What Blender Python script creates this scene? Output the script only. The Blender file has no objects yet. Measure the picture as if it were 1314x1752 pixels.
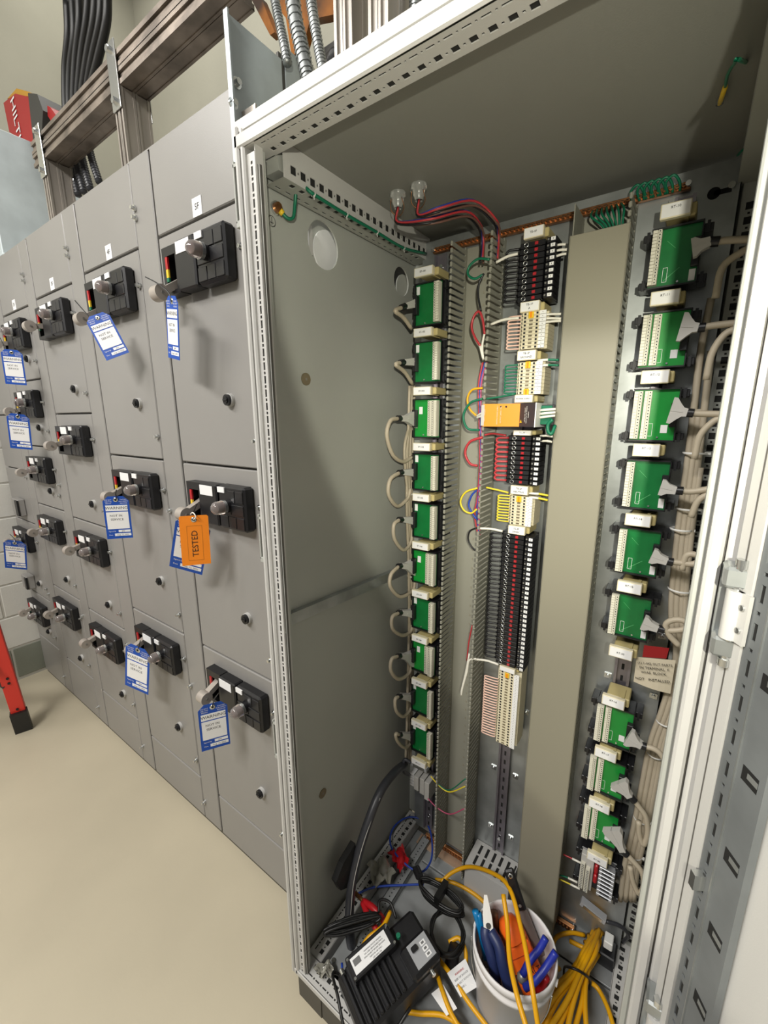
import bpy, math, random
from mathutils import Matrix, Vector
random.seed(7)
SC = bpy.context.scene
COL = SC.collection

# ------------------------------------------------------------------ camera
CAM = Vector((0.6976, -0.5569, 1.5812)); FPX = 722.04
YAW, PIT, ROL = 0.6203, -0.2211, -0.0041
_fw = Vector((-math.sin(YAW)*math.cos(PIT), math.cos(YAW)*math.cos(PIT), math.sin(PIT)))
_rt = Vector((math.cos(YAW), math.sin(YAW), 0)); _up = _rt.cross(_fw)
_r = _rt*math.cos(ROL)+_up*math.sin(ROL); _u = -_rt*math.sin(ROL)+_up*math.cos(ROL)
cd = bpy.data.cameras.new('camera'); cam = bpy.data.objects.new('camera', cd); COL.objects.link(cam)
cd.sensor_fit = 'HORIZONTAL'; cd.sensor_width = 36; cd.lens = FPX/1314*36; cd.clip_start = .02
cam.matrix_world = Matrix(((_r.x,_u.x,-_fw.x,CAM.x),(_r.y,_u.y,-_fw.y,CAM.y),(_r.z,_u.z,-_fw.z,CAM.z),(0,0,0,1)))
SC.camera = cam

def at(axis, val, u, v):
    """measured point of the photograph on a known plane (metres)"""
    d = _r*((u-657)/FPX)+_u*((876-v)/FPX)+_fw
    i = 'xyz'.index(axis); return CAM+d*((val-CAM[i])/d[i])

# ------------------------------------------------------------------ world, lights, exposure
w = bpy.data.worlds.new('room_air'); SC.world = w; w.use_nodes = True
w.node_tree.nodes['Background'].inputs[0].default_value = (1.0, .97, .92, 1)
w.node_tree.nodes['Background'].inputs[1].default_value = 0.16
def area(name, loc, tgt, sx, sy, power, col):
    l = bpy.data.lights.new(name, 'AREA'); l.shape = 'RECTANGLE'; l.size = sx; l.size_y = sy; l.energy = power; l.color = col
    o = bpy.data.objects.new(name, l); COL.objects.link(o); o.location = loc
    o.rotation_euler = (Vector(tgt)-Vector(loc)).to_track_quat('-Z', 'Y').to_euler(); return o
area('ceiling_light_aisle', (-1.5, -1.5, 3.5), (-1.3, -.9, 0), 1.3, .35, 52, (1, .97, .92))
area('ceiling_light_front', (-.05, -2.3, 3.5), (.2, -.8, 0), 1.3, .35, 100, (1, .97, .92))
area('ceiling_light_rear', (-1.2, .7, 4.2), (-1.2, .7, 0), 2.2, .3, 16, (1, .97, .9))
ls = bpy.data.lights.new('hand_torch', 'SPOT'); ls.energy = 29; ls.color = (1, .965, .80); ls.spot_size = math.radians(121)
ls.spot_blend = .05; ls.shadow_soft_size = .012
ot = bpy.data.objects.new('hand_torch', ls); COL.objects.link(ot); ot.location = (.87, -.80, 1.68)
ot.rotation_euler = Vector((.248, .948, .200)).to_track_quat('-Z', 'Y').to_euler()
lh = bpy.data.lights.new('hand_torch_beam', 'SPOT'); lh.energy = 40; lh.color = (1, .965, .78); lh.spot_size = math.radians(46); lh.spot_blend = 1; lh.shadow_soft_size = .012
oh = bpy.data.objects.new('hand_torch_beam', lh); COL.objects.link(oh); oh.location = ot.location
oh.rotation_euler = (Vector((.36, .56, 1.52))-Vector(ot.location)).to_track_quat('-Z', 'Y').to_euler()
SC.cycles.caustics_reflective = False; SC.cycles.caustics_refractive = False
SC.view_settings.view_transform = 'Standard'; SC.view_settings.look = 'None'
SC.view_settings.gamma = 1; SC.view_settings.use_curve_mapping = False
SC.view_settings.exposure = 0.12

# ------------------------------------------------------------------ materials
def lin(h):
    h = h.lstrip('#'); o = []
    for k in (0, 2, 4):
        c = int(h[k:k+2], 16)/255; o.append(c/12.92 if c <= .04045 else ((c+.055)/1.055)**2.4)
    return o
def mat(name, hexc, rough=.5, metal=0.0, nscale=0, namt=.12, bump=0, bscale=200, stretch=None, trans=0, coat=0, alt=None):
    m = bpy.data.materials.new(name); m.use_nodes = True; n = m.node_tree.nodes; l = m.node_tree.links
    b = n['Principled BSDF']; c = lin(hexc)
    b.inputs['Base Color'].default_value = (*c, 1); b.inputs['Roughness'].default_value = rough; b.inputs['Metallic'].default_value = metal
    if trans: b.inputs['Transmission Weight'].default_value = trans
    if coat: b.inputs['Coat Weight'].default_value = coat
    if nscale or bump:
        tc = n.new('ShaderNodeTexCoord'); mp = n.new('ShaderNodeMapping'); l.new(tc.outputs['Object'], mp.inputs['Vector'])
        if stretch: mp.inputs['Scale'].default_value = stretch
    if nscale:
        t = n.new('ShaderNodeTexNoise'); t.inputs['Scale'].default_value = nscale; t.inputs['Detail'].default_value = 4
        l.new(mp.outputs['Vector'], t.inputs['Vector'])
        r = n.new('ShaderNodeValToRGB'); l.new(t.outputs['Fac'], r.inputs['Fac'])
        a = lin(alt) if alt else [x*(1-namt) for x in c]
        b2 = c if alt else [min(1, x*(1+namt)) for x in c]
        r.color_ramp.elements[0].position = .35; r.color_ramp.elements[1].position = .65
        r.color_ramp.elements[0].color = (*a, 1); r.color_ramp.elements[1].color = (*b2, 1)
        l.new(r.outputs['Color'], b.inputs['Base Color'])
    if bump:
        t2 = n.new('ShaderNodeTexNoise'); t2.inputs['Scale'].default_value = bscale; l.new(mp.outputs['Vector'], t2.inputs['Vector'])
        bm = n.new('ShaderNodeBump'); bm.inputs['Strength'].default_value = bump; bm.inputs['Distance'].default_value = .002
        l.new(t2.outputs['Fac'], bm.inputs['Height']); l.new(bm.outputs['Normal'], b.inputs['Normal'])
    return m
M = {
 'mcc': mat('grey_enamel', '8b8986', .38, nscale=3, namt=.03, bump=.08, bscale=400),
 'mccdark': mat('grey_enamel_body', '55534f', .6),
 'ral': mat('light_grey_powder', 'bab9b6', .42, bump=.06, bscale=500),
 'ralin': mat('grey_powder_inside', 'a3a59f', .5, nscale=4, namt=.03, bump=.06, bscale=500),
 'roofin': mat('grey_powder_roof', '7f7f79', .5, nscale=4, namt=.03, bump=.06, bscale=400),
 'hollow_shade': mat('painted_hollow_shade', '1b1b1a', .8),
 'plinth': mat('dark_plinth', '4a4740', .6),
 'galv': mat('galvanised_steel', 'a9adad', .38, .75, nscale=14, namt=.16),
 'gfloor': mat('galvanised_floor', '9c9fa0', .42, .25, nscale=9, namt=.12), 'galvshade': mat('galvanised_shaded', '74787a', .45, .3, nscale=14, namt=.1), 'clear': mat('clear_plastic', 'c4c6c2', .2, trans=.6),  # darker galvanised copy has the door stiffener's shade put into its colour
 'galvb': mat('galvanised_blue', 'c0cacd', .45, .12, nscale=10, namt=.08),
 'strut': mat('strut_steel', 'b0a9a1', .34, .45, nscale=9, namt=.3, stretch=(1, 1, .15)),
 'strutrust': mat('strut_brown', '857b72', .38, .6, nscale=12, namt=.35),
 'zinc': mat('zinc_bright', 'd5d7d6', .22, .95),
 'rail': mat('zinc_rail', '8d8890', .35, .75, nscale=20, namt=.1),
 'floor': mat('floor_epoxy', 'b9b09a', .42, nscale=1.6, namt=.06, bump=.1, bscale=90),
 'block': mat('painted_block', 'cbcac3', .7, nscale=8, namt=.03, bump=.35, bscale=120),
 'blockgreen': mat('painted_block_base', '7c8074', .6, nscale=8, namt=.04, bump=.3, bscale=120),
 'mortar': mat('mortar', 'b4b2aa', .8),
 'wall': mat('beige_plaster', 'afad9e', .85, nscale=2.5, namt=.05, bump=.25, bscale=60),
 'black': mat('black_plastic', '17171a', .38, bump=.05, bscale=300),
 'blackm': mat('black_matt', '121213', .6),
 'darkgap': mat('dark_slot', '050505', .9),
 'rubber': mat('black_rubber', '131313', .45),
 'rubberg': mat('dark_grey_sheath', '34353a', .4),
 'white': mat('white_plastic', 'dcdcd8', .45),
 'paper': mat('white_label', 'e6e6e6', .6),
 'cream': mat('cream_plastic', 'd9d0b4', .5),
 'beige': mat('beige_plastic', 'b9ab78', .5),
 'pcb': mat('green_circuit_board', '0d6b33', .3, nscale=40, namt=.08),
 'pcb2': mat('bright_green_circuit_board', '148a34', .3, nscale=40, namt=.06),
 'pcbtrace': mat('light_green_trace', '4d9f63', .4),
 'term': mat('terminal_ivory', 'd2cfbf', .5),
 'hood': mat('grey_connector_hood', 'b9b7b2', .5),
 'cable': mat('warm_grey_cable', 'b0a591', .5),
 'duct': mat('grey_duct_plastic', '8d8c80', .55),
 'cover': mat('duct_cover_grey', '8b8777', .45),
 'copper': mat('copper_bar', '9a6a44', .35, .8, nscale=60, namt=.3),
 'copperp': mat('pale_copper_plate', 'c9ab92', .45, .4, nscale=14, namt=.1),
 'red': mat('red_plastic', 'b01820', .4), 'redled': mat('red_lens', 'a5252c', .25, coat=.4),
 'reddark': mat('red_tape', '8e1218', .4),
 'yellow': mat('yellow_plastic', 'e2bd2b', .4), 'yelcab': mat('yellow_cord', 'e0a40c', .42),
 'green': mat('green_insulation', '0c6a4c', .4), 'blue': mat('blue_insulation', '2443a0', .4),
 'rwire': mat('red_insulation', 'b0343a', .4), 'pink': mat('pink_white_insulation', 'e8c2b2', .45), 'pinkw': mat('magenta_insulation', 'b04a6a', .45),
 'bwire': mat('black_insulation', '17171a', .35), 'wwire': mat('white_insulation', 'e4e1d6', .45), 'ywire': mat('yellow_insulation', 'dfc832', .4), 'brownw': mat('brown_insulation', '6a4a40', .45),
 'tagblue': mat('tag_blue', '0647a6', .6), 'tagorange': mat('tag_orange', 'f58a14', .55),
 'orange': mat('power_supply_orange', 'f08c0c', .45), 'charcoal': mat('charcoal_plastic', '35343a', .45),
 'toolor': mat('tool_orange', 'f2661a', .4), 'toolblue': mat('tool_blue', '22329c', .35), 'navy': mat('grip_navy', '222e58', .45), 'cyan': mat('tool_cyan', '0a78b4', .35),
 'steel': mat('tool_steel', '8f8d88', .4, .5), 'pail': mat('white_pail', 'e0dede', .4), 'pailin': mat('pail_inside', 'd9c9c6', .5),
 'lens': mat('clear_pink_lens', 'fbeeea', .08, trans=.85), 'lensin': mat('pink_lens_core', 'c98f90', .3),
 'handle': mat('handle_grey', 'b0a8a0', .35, .3), 'hoist': mat('hoist_orange', 'b06a18', .5, nscale=6, namt=.5, alt='3a2412'),
 'ladder': mat('red_fibreglass', 'd8352a', .4), 'ladgrey': mat('ladder_step', 'a7a29b', .4, .5),
 'casered': mat('case_red', 'a01c20', .4), 'casedark': mat('case_dark', '3a3a38', .5), 'caseyel': mat('case_yellow', 'b88a2a', .5),
 'bag': mat('clear_bag', 'a8a69a', .25, trans=.35), 'ink': mat('black_ink', '161616', .7), 'inkgrey': mat('grey_ink', '6a6a6a', .7), 'bronze': mat('bronze_plug', '8a806a', .4, .6),
 'silverp': mat('silver_faceplate', 'b4b6ba', .35, .4), 'plug': mat('inlet_black', '202022', .5), 'blackglow': mat('black_sheet', '0f0f10', .3),
}

# ------------------------------------------------------------------ mesh builder
class MB:
    def __init__(s): s.v = []; s.f = []; s.m = []; s.mats = []; s.sm = []
    def mi(s, m):
        if m not in s.mats: s.mats.append(m)
        return s.mats.index(m)
    def add(s, vs, fs, m, smooth=False):
        k = len(s.v); s.v += [tuple(v) for v in vs]; i = s.mi(m)
        for f in fs: s.f.append([a+k for a in f]); s.m.append(i); s.sm.append(smooth)
        return s
    def box(s, x0, x1, y0, y1, z0, z1, m, c=0):
        if x0 > x1: x0, x1 = x1, x0
        if y0 > y1: y0, y1 = y1, y0
        if z0 > z1: z0, z1 = z1, z0
        c = min(c, (x1-x0)*.45, (y1-y0)*.45, (z1-z0)*.45)
        if c <= 0:
            vs = [(x, y, z) for z in (z0, z1) for y in (y0, y1) for x in (x0, x1)]
            fs = [(0,2,3,1),(4,5,7,6),(0,1,5,4),(2,6,7,3),(0,4,6,2),(1,3,7,5)]
            return s.add(vs, fs, m)
        X = (x0, x1); Y = (y0, y1); Z = (z0, z1); vs = []; ix = {}
        for i in (0, 1):
            for j in (0, 1):
                for k in (0, 1):
                    sx, sy, sz = (1-2*i)*c, (1-2*j)*c, (1-2*k)*c
                    for a, p in enumerate(((X[i], Y[j]+sy, Z[k]+sz), (X[i]+sx, Y[j], Z[k]+sz), (X[i]+sx, Y[j]+sy, Z[k]))):
                        ix[i, j, k, a] = len(vs); vs.append(p)
        fs = []
        for i in (0, 1):
            fs.append([ix[i,0,0,0], ix[i,1,0,0], ix[i,1,1,0], ix[i,0,1,0]][::(1 if i else -1)])
            fs.append([ix[0,i,0,1], ix[0,i,1,1], ix[1,i,1,1], ix[1,i,0,1]][::(1 if i else -1)])
            fs.append([ix[0,0,i,2], ix[1,0,i,2], ix[1,1,i,2], ix[0,1,i,2]][::(1 if i else -1)])
            for j in (0, 1):
                d = 1 if i == j else -1
                fs.append([ix[i,j,0,0], ix[i,j,0,1], ix[i,j,1,1], ix[i,j,1,0]][::-d])
                fs.append([ix[i,0,j,0], ix[i,0,j,2], ix[i,1,j,2], ix[i,1,j,0]][::d])
                fs.append([ix[0,i,j,1], ix[0,i,j,2], ix[1,i,j,2], ix[1,i,j,1]][::-d])
                for k in (0, 1):
                    t = [ix[i,j,k,0], ix[i,j,k,1], ix[i,j,k,2]]; fs.append(t if (i+j+k) % 2 else t[::-1])
        return s.add(vs, fs, m)
    def cyl(s, p0, p1, r, m, n=12, r1=None, cap=True, smooth=True):
        p0, p1 = Vector(p0), Vector(p1); r1 = r if r1 is None else r1; d = (p1-p0).normalized()
        a = d.orthogonal().normalized(); b = d.cross(a); vs = []
        for p, q in ((p0, r), (p1, r1)):
            for k in range(n):
                t = 2*math.pi*k/n; vs.append(p+a*(q*math.cos(t))+b*(q*math.sin(t)))
        s.add(vs, [(k, (k+1) % n, n+(k+1) % n, n+k) for k in range(n)], m, smooth)
        if cap: s.add(vs[:n], [tuple(range(n))[::-1]], m); s.add(vs[n:], [tuple(range(n))], m)
        return s
    def tube(s, pts, r, m, n=8, sub=5, cap=True):
        P = curve(pts, sub) if sub else [Vector(p) for p in pts]
        vs = []; a = None
        for i, p in enumerate(P):
            d = (P[min(i+1, len(P)-1)]-P[max(i-1, 0)])
            d = d.normalized() if d.length > 1e-9 else Vector((0, 0, 1))
            a = d.orthogonal().normalized() if a is None else (a-d*a.dot(d))
            a = a.normalized() if a.length > 1e-6 else d.orthogonal().normalized()
            b = d.cross(a)
            for k in range(n):
                t = 2*math.pi*k/n; vs.append(p+a*(r*math.cos(t))+b*(r*math.sin(t)))
        fs = [(i*n+k, i*n+(k+1) % n, (i+1)*n+(k+1) % n, (i+1)*n+k) for i in range(len(P)-1) for k in range(n)]
        if cap: fs += [tuple(range(n))[::-1], tuple(range(len(vs)-n, len(vs)))]
        return s.add(vs, fs, m, True)
    def lathe(s, prof, c, m, n=32, axis=(0, 0, 1)):
        ax = Vector(axis).normalized(); a = ax.orthogonal().normalized(); b = ax.cross(a); c = Vector(c); vs = []
        for r, h in prof:
            for k in range(n):
                t = 2*math.pi*k/n; vs.append(c+ax*h+a*(r*math.cos(t))+b*(r*math.sin(t)))
        return s.add(vs, [(i*n+k, i*n+(k+1) % n, (i+1)*n+(k+1) % n, (i+1)*n+k) for i in range(len(prof)-1) for k in range(n)], m, True)
    def sphere(s, c, r, m, n=12, sq=(1, 1, 1)):
        vs = []; c = Vector(c); h = n//2
        for i in range(h+1):
            t = math.pi*i/h
            for k in range(n):
                p = 2*math.pi*k/n; vs.append(c+Vector((r*sq[0]*math.sin(t)*math.cos(p), r*sq[1]*math.sin(t)*math.sin(p), r*sq[2]*math.cos(t))))
        return s.add(vs, [(i*n+k, (i+1)*n+k, (i+1)*n+(k+1) % n, i*n+(k+1) % n) for i in range(h) for k in range(n)], m, True)
    def prism(s, poly, o, ux, uy, un, t, m):
        """poly in (a,b) along ux,uy from o, thickness t along un"""
        o, ux, uy, un = Vector(o), Vector(ux), Vector(uy), Vector(un); n = len(poly)
        vs = [o+ux*a+uy*b for a, b in poly]+[o+ux*a+uy*b+un*t for a, b in poly]
        return s.add(vs, [tuple(range(n))[::-1], tuple(range(n, 2*n))]+[(k, (k+1) % n, n+(k+1) % n, n+k) for k in range(n)], m)
    def obox(s, c, ux, uy, uz, hx, hy, hz, m):
        c, ux, uy, uz = Vector(c), Vector(ux), Vector(uy), Vector(uz)
        vs = [c+ux*(hx*i)+uy*(hy*j)+uz*(hz*k) for k in (-1, 1) for j in (-1, 1) for i in (-1, 1)]
        return s.add(vs, [(0,2,3,1),(4,5,7,6),(0,1,5,4),(2,6,7,3),(0,4,6,2),(1,3,7,5)], m)
    def strip(s, o, ux, uy, un, L, W, holes, t, m, mh=None):
        """perforated sheet: size L x W, rectangular holes, hole walls t deep along -un"""
        o, ux, uy, un = Vector(o), Vector(ux), Vector(uy), Vector(un)
        bands = sorted({0, W} | {h[2] for h in holes} | {h[3] for h in holes})
        P = lambda a, b, d=0: o+ux*a+uy*b-un*d
        for b0, b1 in zip(bands, bands[1:]):
            hs = sorted([h for h in holes if h[2] < b1-1e-6 and h[3] > b0+1e-6]); a = 0
            for h in hs+[(L, L, 0, 0)]:
                if h[0] > a+1e-6: s.add([P(a, b0), P(h[0], b0), P(h[0], b1), P(a, b1)], [(0, 1, 2, 3)], m)
                a = max(a, h[1])
        for a0, a1, b0, b1 in holes:
            q = [P(a0, b0), P(a1, b0), P(a1, b1), P(a0, b1)]; t = min(t, .0016); q2 = [P(a0, b0, t), P(a1, b0, t), P(a1, b1, t), P(a0, b1, t)]
            s.add(q+q2, [(k, k+4, (k+1) % 4+4, (k+1) % 4) for k in range(4)], m)
            s.add(q2, [(0, 1, 2, 3)], mh or M['hollow_shade'])  # dark sheet just inside each hole paints the unlit hollow behind
        return s
    def mesh(s, name):
        me = bpy.data.meshes.new(name); me.from_pydata(s.v, [], s.f)
        for m in s.mats: me.materials.append(m)
        me.polygons.foreach_set('material_index', s.m); me.polygons.foreach_set('use_smooth', s.sm); me.update(); return me
def curve(pts, sub=5):
    P = [Vector(p) for p in pts]
    if len(P) < 3: return P
    Q = [P[0]*2-P[1]]+P+[P[-1]*2-P[-2]]; out = []
    for i in range(1, len(Q)-2):
        for k in range(sub):
            t = k/sub; a, b, c, d = Q[i-1:i+3]
            out.append(.5*((2*b)+(c-a)*t+(2*a-5*b+4*c-d)*t*t+(3*b-a-3*c+d)*t**3))
    return out+[P[-1]]

# ------------------------------------------------------------------ objects
WM = {}
def obj(name, data, parent=None, wm=None):
    if isinstance(data, MB): data = data.mesh(name)
    o = bpy.data.objects.new(name, data); COL.objects.link(o); wm = wm or Matrix.Identity(4)
    if parent:
        o.parent = parent; o.matrix_parent_inverse = WM[parent.name].inverted()
    o.matrix_basis = wm; WM[o.name] = wm; return o
def T(x, y=None, z=None): return Matrix.Translation(Vector(x) if y is None else Vector((x, y, z)))
def tag(o, label, cat, group=None):
    o['label'] = label; o['category'] = cat
    if group: o['group'] = group
    return o
def thing(name, label, cat, loc=(0, 0, 0), group=None): return tag(obj(name, None, None, T(loc)), label, cat, group)
def single(name, mb, label, cat, group=None): return tag(obj(name, mb), label, cat, group)
def struct(o): o['kind'] = 'structure'; return o
def stuff(o): o['kind'] = 'stuff'; return o
_txt = {}
def text(s, size, m, ext=.0002, align='CENTER'):
    k = (s, size, m.name, align)
    if k not in _txt:
        c = bpy.data.curves.new('lettering', 'FONT'); c.body = s; c.size = size; c.align_x = align; c.align_y = 'CENTER'; c.resolution_u = 2; c.extrude = ext
        o = bpy.data.objects.new('lettering_tmp', c); COL.objects.link(o); bpy.context.view_layer.update()
        me = bpy.data.meshes.new_from_object(o.evaluated_get(bpy.context.evaluated_depsgraph_get())); bpy.data.objects.remove(o)
        me.materials.clear(); me.materials.append(m); me.name = 'lettering'; _txt[k] = me
    return _txt[k]
def frame(o, ux, uy, un):
    o, ux, uy, un = Vector(o), Vector(ux).normalized(), Vector(uy).normalized(), Vector(un).normalized()
    return Matrix(((ux.x, uy.x, un.x, o.x), (ux.y, uy.y, un.y, o.y), (ux.z, uy.z, un.z, o.z), (0, 0, 0, 1)))
def front(x, y, z): return frame((x, y, z), (1, 0, 0), (0, 0, 1), (0, -1, 0))
def letters(s, size, m, parent, fr): return obj('lettering', text(s, size, m), parent, fr)
X, Y, Z = Vector((1, 0, 0)), Vector((0, 1, 0)), Vector((0, 0, 1))

# ================================================================== room
fl = struct(obj('floor', MB().box(-2.62, 3.2, -3.4, 1.5, -.06, 0, M['floor'])))
wl = struct(obj('wall_left', MB().box(-2.66, -2.50, -3.4, 1.3, 0, 4.3, M['mortar'])))
bk = {}
for row in range(12):
    for k in range(-5, 3):
        y0 = k*.4+(.2 if row % 2 else 0)+.015; key = 'blockgreen' if row == 0 else 'block'
        if y0 > .3: continue
        if key not in bk: bk[key] = MB().box(-.012, .012, .004, .396, .004, .197, M[key], .004).mesh('block')
        obj('block', bk[key], wl, T(-2.5085, y0, .013 if row == 0 else .0155+.2*row))
up = struct(obj('trim_1', MB().box(-2.50, -2.472, -3.4, 1.2, 2.42, 4.3, M['wall'])))
wb = struct(obj('wall_rear', MB().box(-2.5, 3.2, 1.2, 1.34, 0, 4.3, M['wall'])))

# ================================================================== motor control cabinets
def bolt(mb, x, y, z, r=.006, d=.012, m=None):
    mb.cyl((x, y, z), (x, y-d, z), r, m or M['zinc'], 8); return mb
PB = {}
b = MB()   # bezel around the handle slot, local to (unit left seam, door face, door top line)
for q in ((.062,.078,-.167,-.05), (.125,.137,-.167,-.05), (.078,.125,-.072,-.05), (.078,.125,-.167,-.156)): b.box(q[0], q[1], -.03, 0, q[2], q[3], M['black'])
b.box(.07, .13, -.004, 0, -.16, -.06, M['darkgap']); PB['bez'] = b.mesh('disconnect_bezel')
b = MB().box(.0785, .0885, -.0315, -.027, -.104, -.074, M['red']).box(.0785, .0885, -.0315, -.027, -.124, -.104, M['yellow']).box(.0785, .0885, -.0315, -.027, -.134, -.124, M['green']); PB['pos'] = b.mesh('position_label')
b = MB().box(.14, .222, -.036, 0, -.167, -.048, M['black'], .004).box(.144, .206, -.0375, -.034, -.081, -.053, M['paper']); PB['trip'] = b.mesh('trip_module')
b = MB().box(.228, .345, -.034, 0, -.169, -.046, M['black'], .006)
for q in ((.272,.305,-.09,-.058), (.308,.34,-.09,-.058), (.234,.285,-.124,-.096), (.288,.34,-.124,-.096), (.234,.27,-.162,-.13), (.273,.305,-.162,-.13), (.308,.34,-.162,-.13)): b.box(q[0], q[1], -.0365, -.033, q[2], q[3], M['black'], .001)
b.box(.231, .262, -.0372, -.033, -.066, -.051, M['paper']); PB['cov'] = b.mesh('breaker_cover')
b = MB(); cx, cz = .272, -.102
b.cyl((cx, -.034, cz), (cx, -.046, cz), .0175, M['black'], 16).cyl((cx, -.046, cz), (cx, -.054, cz), .0195, M['zinc'], 16)
b.lathe([(.0185, .053), (.0185, .068), (.016, .077), (.009, .083), (0, .085)], (cx, 0, cz), M['lens'], 16, (0, -1, 0)).cyl((cx, -.05, cz), (cx, -.070, cz), .009, M['lensin'], 10); PB['pilot'] = b.mesh('pilot_light')
b = MB().cyl((0, 0, 0), (0, -.009, 0), .017, M['ral'], 20).cyl((0, -.009, 0), (0, -.016, 0), .0145, M['black'], 20).cyl((0, -.016, 0), (0, -.019, 0), .009, M['blackm'], 16).box(-.008, .008, -.021, -.018, -.002, .002, M['black']); PB['knob'] = b.mesh('latch_knob')
b = MB().cyl((0, 0, 0), (0, -.006, 0), .0085, M['zinc'], 8).cyl((0, -.006, 0), (0, -.014, 0), .005, M['zinc'], 8); PB['scr'] = b.mesh('latch_screw')
def handle_mesh(hz, rz):
    b = MB(); x = .1; p0 = Vector((x, -.004, rz)); p1 = Vector((x, -.068, hz)); d = (p1-p0).normalized(); n = d.cross(X)
    b.obox((p0+p1)/2, X, d, n, .011, (p1-p0).length/2+.004, .009, M['handle']); b.cyl(p1-X*.016, p1+X*.016, .02, M['handle'], 20)
    b.cyl(p1+X*.016, p1+X*.019, .004, M['steel'], 8); return b.mesh('handle')
BODYC = [('grey motor control cabinet nearest the open enclosure, marked 5F', '5F'), ('grey motor control cabinet marked 4F with a tilted blue tag on top', '4F'),
         ('grey motor control cabinet with four short unit doors and no tags', '3F'), ('grey motor control cabinet with five small unit doors beside the wall cabinet', '2F'),
         ('narrow end motor control cabinet against the white block wall', '')]
SEC = [(-.577, -.2, -.2, [2.072, 1.447, .82, .197], .18), (-1.08, -.695, -.581, [2.07, 1.447, .822, .21], .182), (-1.565, -1.195, -1.085, [2.06, 1.60, 1.138, .685, .238], .094),
       (-2.02, -1.67, -1.57, [2.052, 1.753, 1.45, 1.152, .70, .26], .09), (-2.47, -2.135, -2.025, [2.052, 1.6, 1.315, 1.02, .57, .27], .09)]
HUB = [[(-.172, -.13), (-.14, -.11), (-.122, -.09)], [(-.17, -.13), (-.142, -.115), (-.128, -.1)], [(-.125, -.115), (-.13, -.115), (-.125, -.11), (-.123, -.105)],
       [(-.14, -.125), (-.14, -.125), (-.125, -.11), (-.13, -.115), (-.125, -.105)], [None, None, None, (-.13, -.11), (-.12, -.1)]]
FACE = .15
for i, (x0, xw, x1, lines, koff) in enumerate(SEC):
    t = thing('motor_control_cabinet', BODYC[i][0], 'cabinet', ((x0+x1)/2, .4, 0), 'grey motor control cabinets in one line')
    obj('cabinet_body', MB().box(x0-.004, x1, .166, .66, .02, 2.286, M['mccdark']).box(x0-.004, x1, .152, .66, 2.2855, 2.289, M['mcc']), t)
    obj('base_channel', MB().box(x0-.004, x1, .158, .64, 0, .022, M['plinth']), t)
    tp = obj('top_panel', MB().box(x0, xw-.002, FACE, .166, lines[0]+.003, 2.286, M['mcc'], .0025), t)
    obj('bottom_panel', MB().box(x0, xw-.002, FACE, .166, .022, lines[-1]-.003, M['mcc'], .0025), t)
    if x1 > xw+.01:
        wd = obj('wireway_door', MB().box(xw+.002, x1-.005, FACE, .166, .022, 2.286, M['mcc'], .0025), t)
        for z in (2.17, 2.145, 1.28, .62, .1): obj('latch_screw', PB['scr'], wd, T(xw+.012, FACE, z))
    if BODYC[i][1]:
        pl = obj('nameplate', MB().box(-.02, .02, -.0015, 0, -.021, .021, M['paper']), tp, T(x0+.2*(xw-x0)/.38, FACE, lines[0]+.026))
        letters(BODYC[i][1], .02, M['ink'], t, front(x0+.2*(xw-x0)/.38, FACE-.0018, lines[0]+.026))
    s = (xw-x0)/.38
    for k, (za, zb) in enumerate(zip(lines, lines[1:])):
        d = obj('unit_door', MB().box(x0, xw-.003, FACE, .166, zb+.003, za-.003, M['mcc'], .0028), t)
        if i == 4 and k == 2:
            obj('meter_box', MB().box(-2.345, -2.235, .118, FACE, 1.055, 1.15, M['mcc'], .004).box(-2.27, -2.232, .112, .12, 1.06, 1.145, M['black']), d)
        hub = HUB[i][k]
        if hub:
            ox = x0 if i < 4 else -2.50
            S = T(ox, FACE, za) @ Matrix.Diagonal((s, 1, 1, 1))
            for nm, key in (('disconnect_bezel', 'bez'), ('position_label', 'pos'), ('trip_module', 'trip'), ('breaker_cover', 'cov'), ('pilot_light', 'pilot')): obj(nm, PB[key], d, S)
            obj('handle', handle_mesh(*hub), d, S)
            for z in (za-.1, zb+.075): obj('latch_screw', PB['scr'], d, T(xw-.012, FACE, z))
        if i < 4 or k > 2: obj('latch_knob', PB['knob'], d, T(xw-.105*s, FACE, zb+koff))
        if i == 4 and k == 3:
            obj('relay_box', MB().box(-2.42, -2.33, .11, FACE, .605, .685, M['mcc'], .004).box(-2.352, -2.326, .105, .115, .61, .68, M['black']), d)

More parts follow.
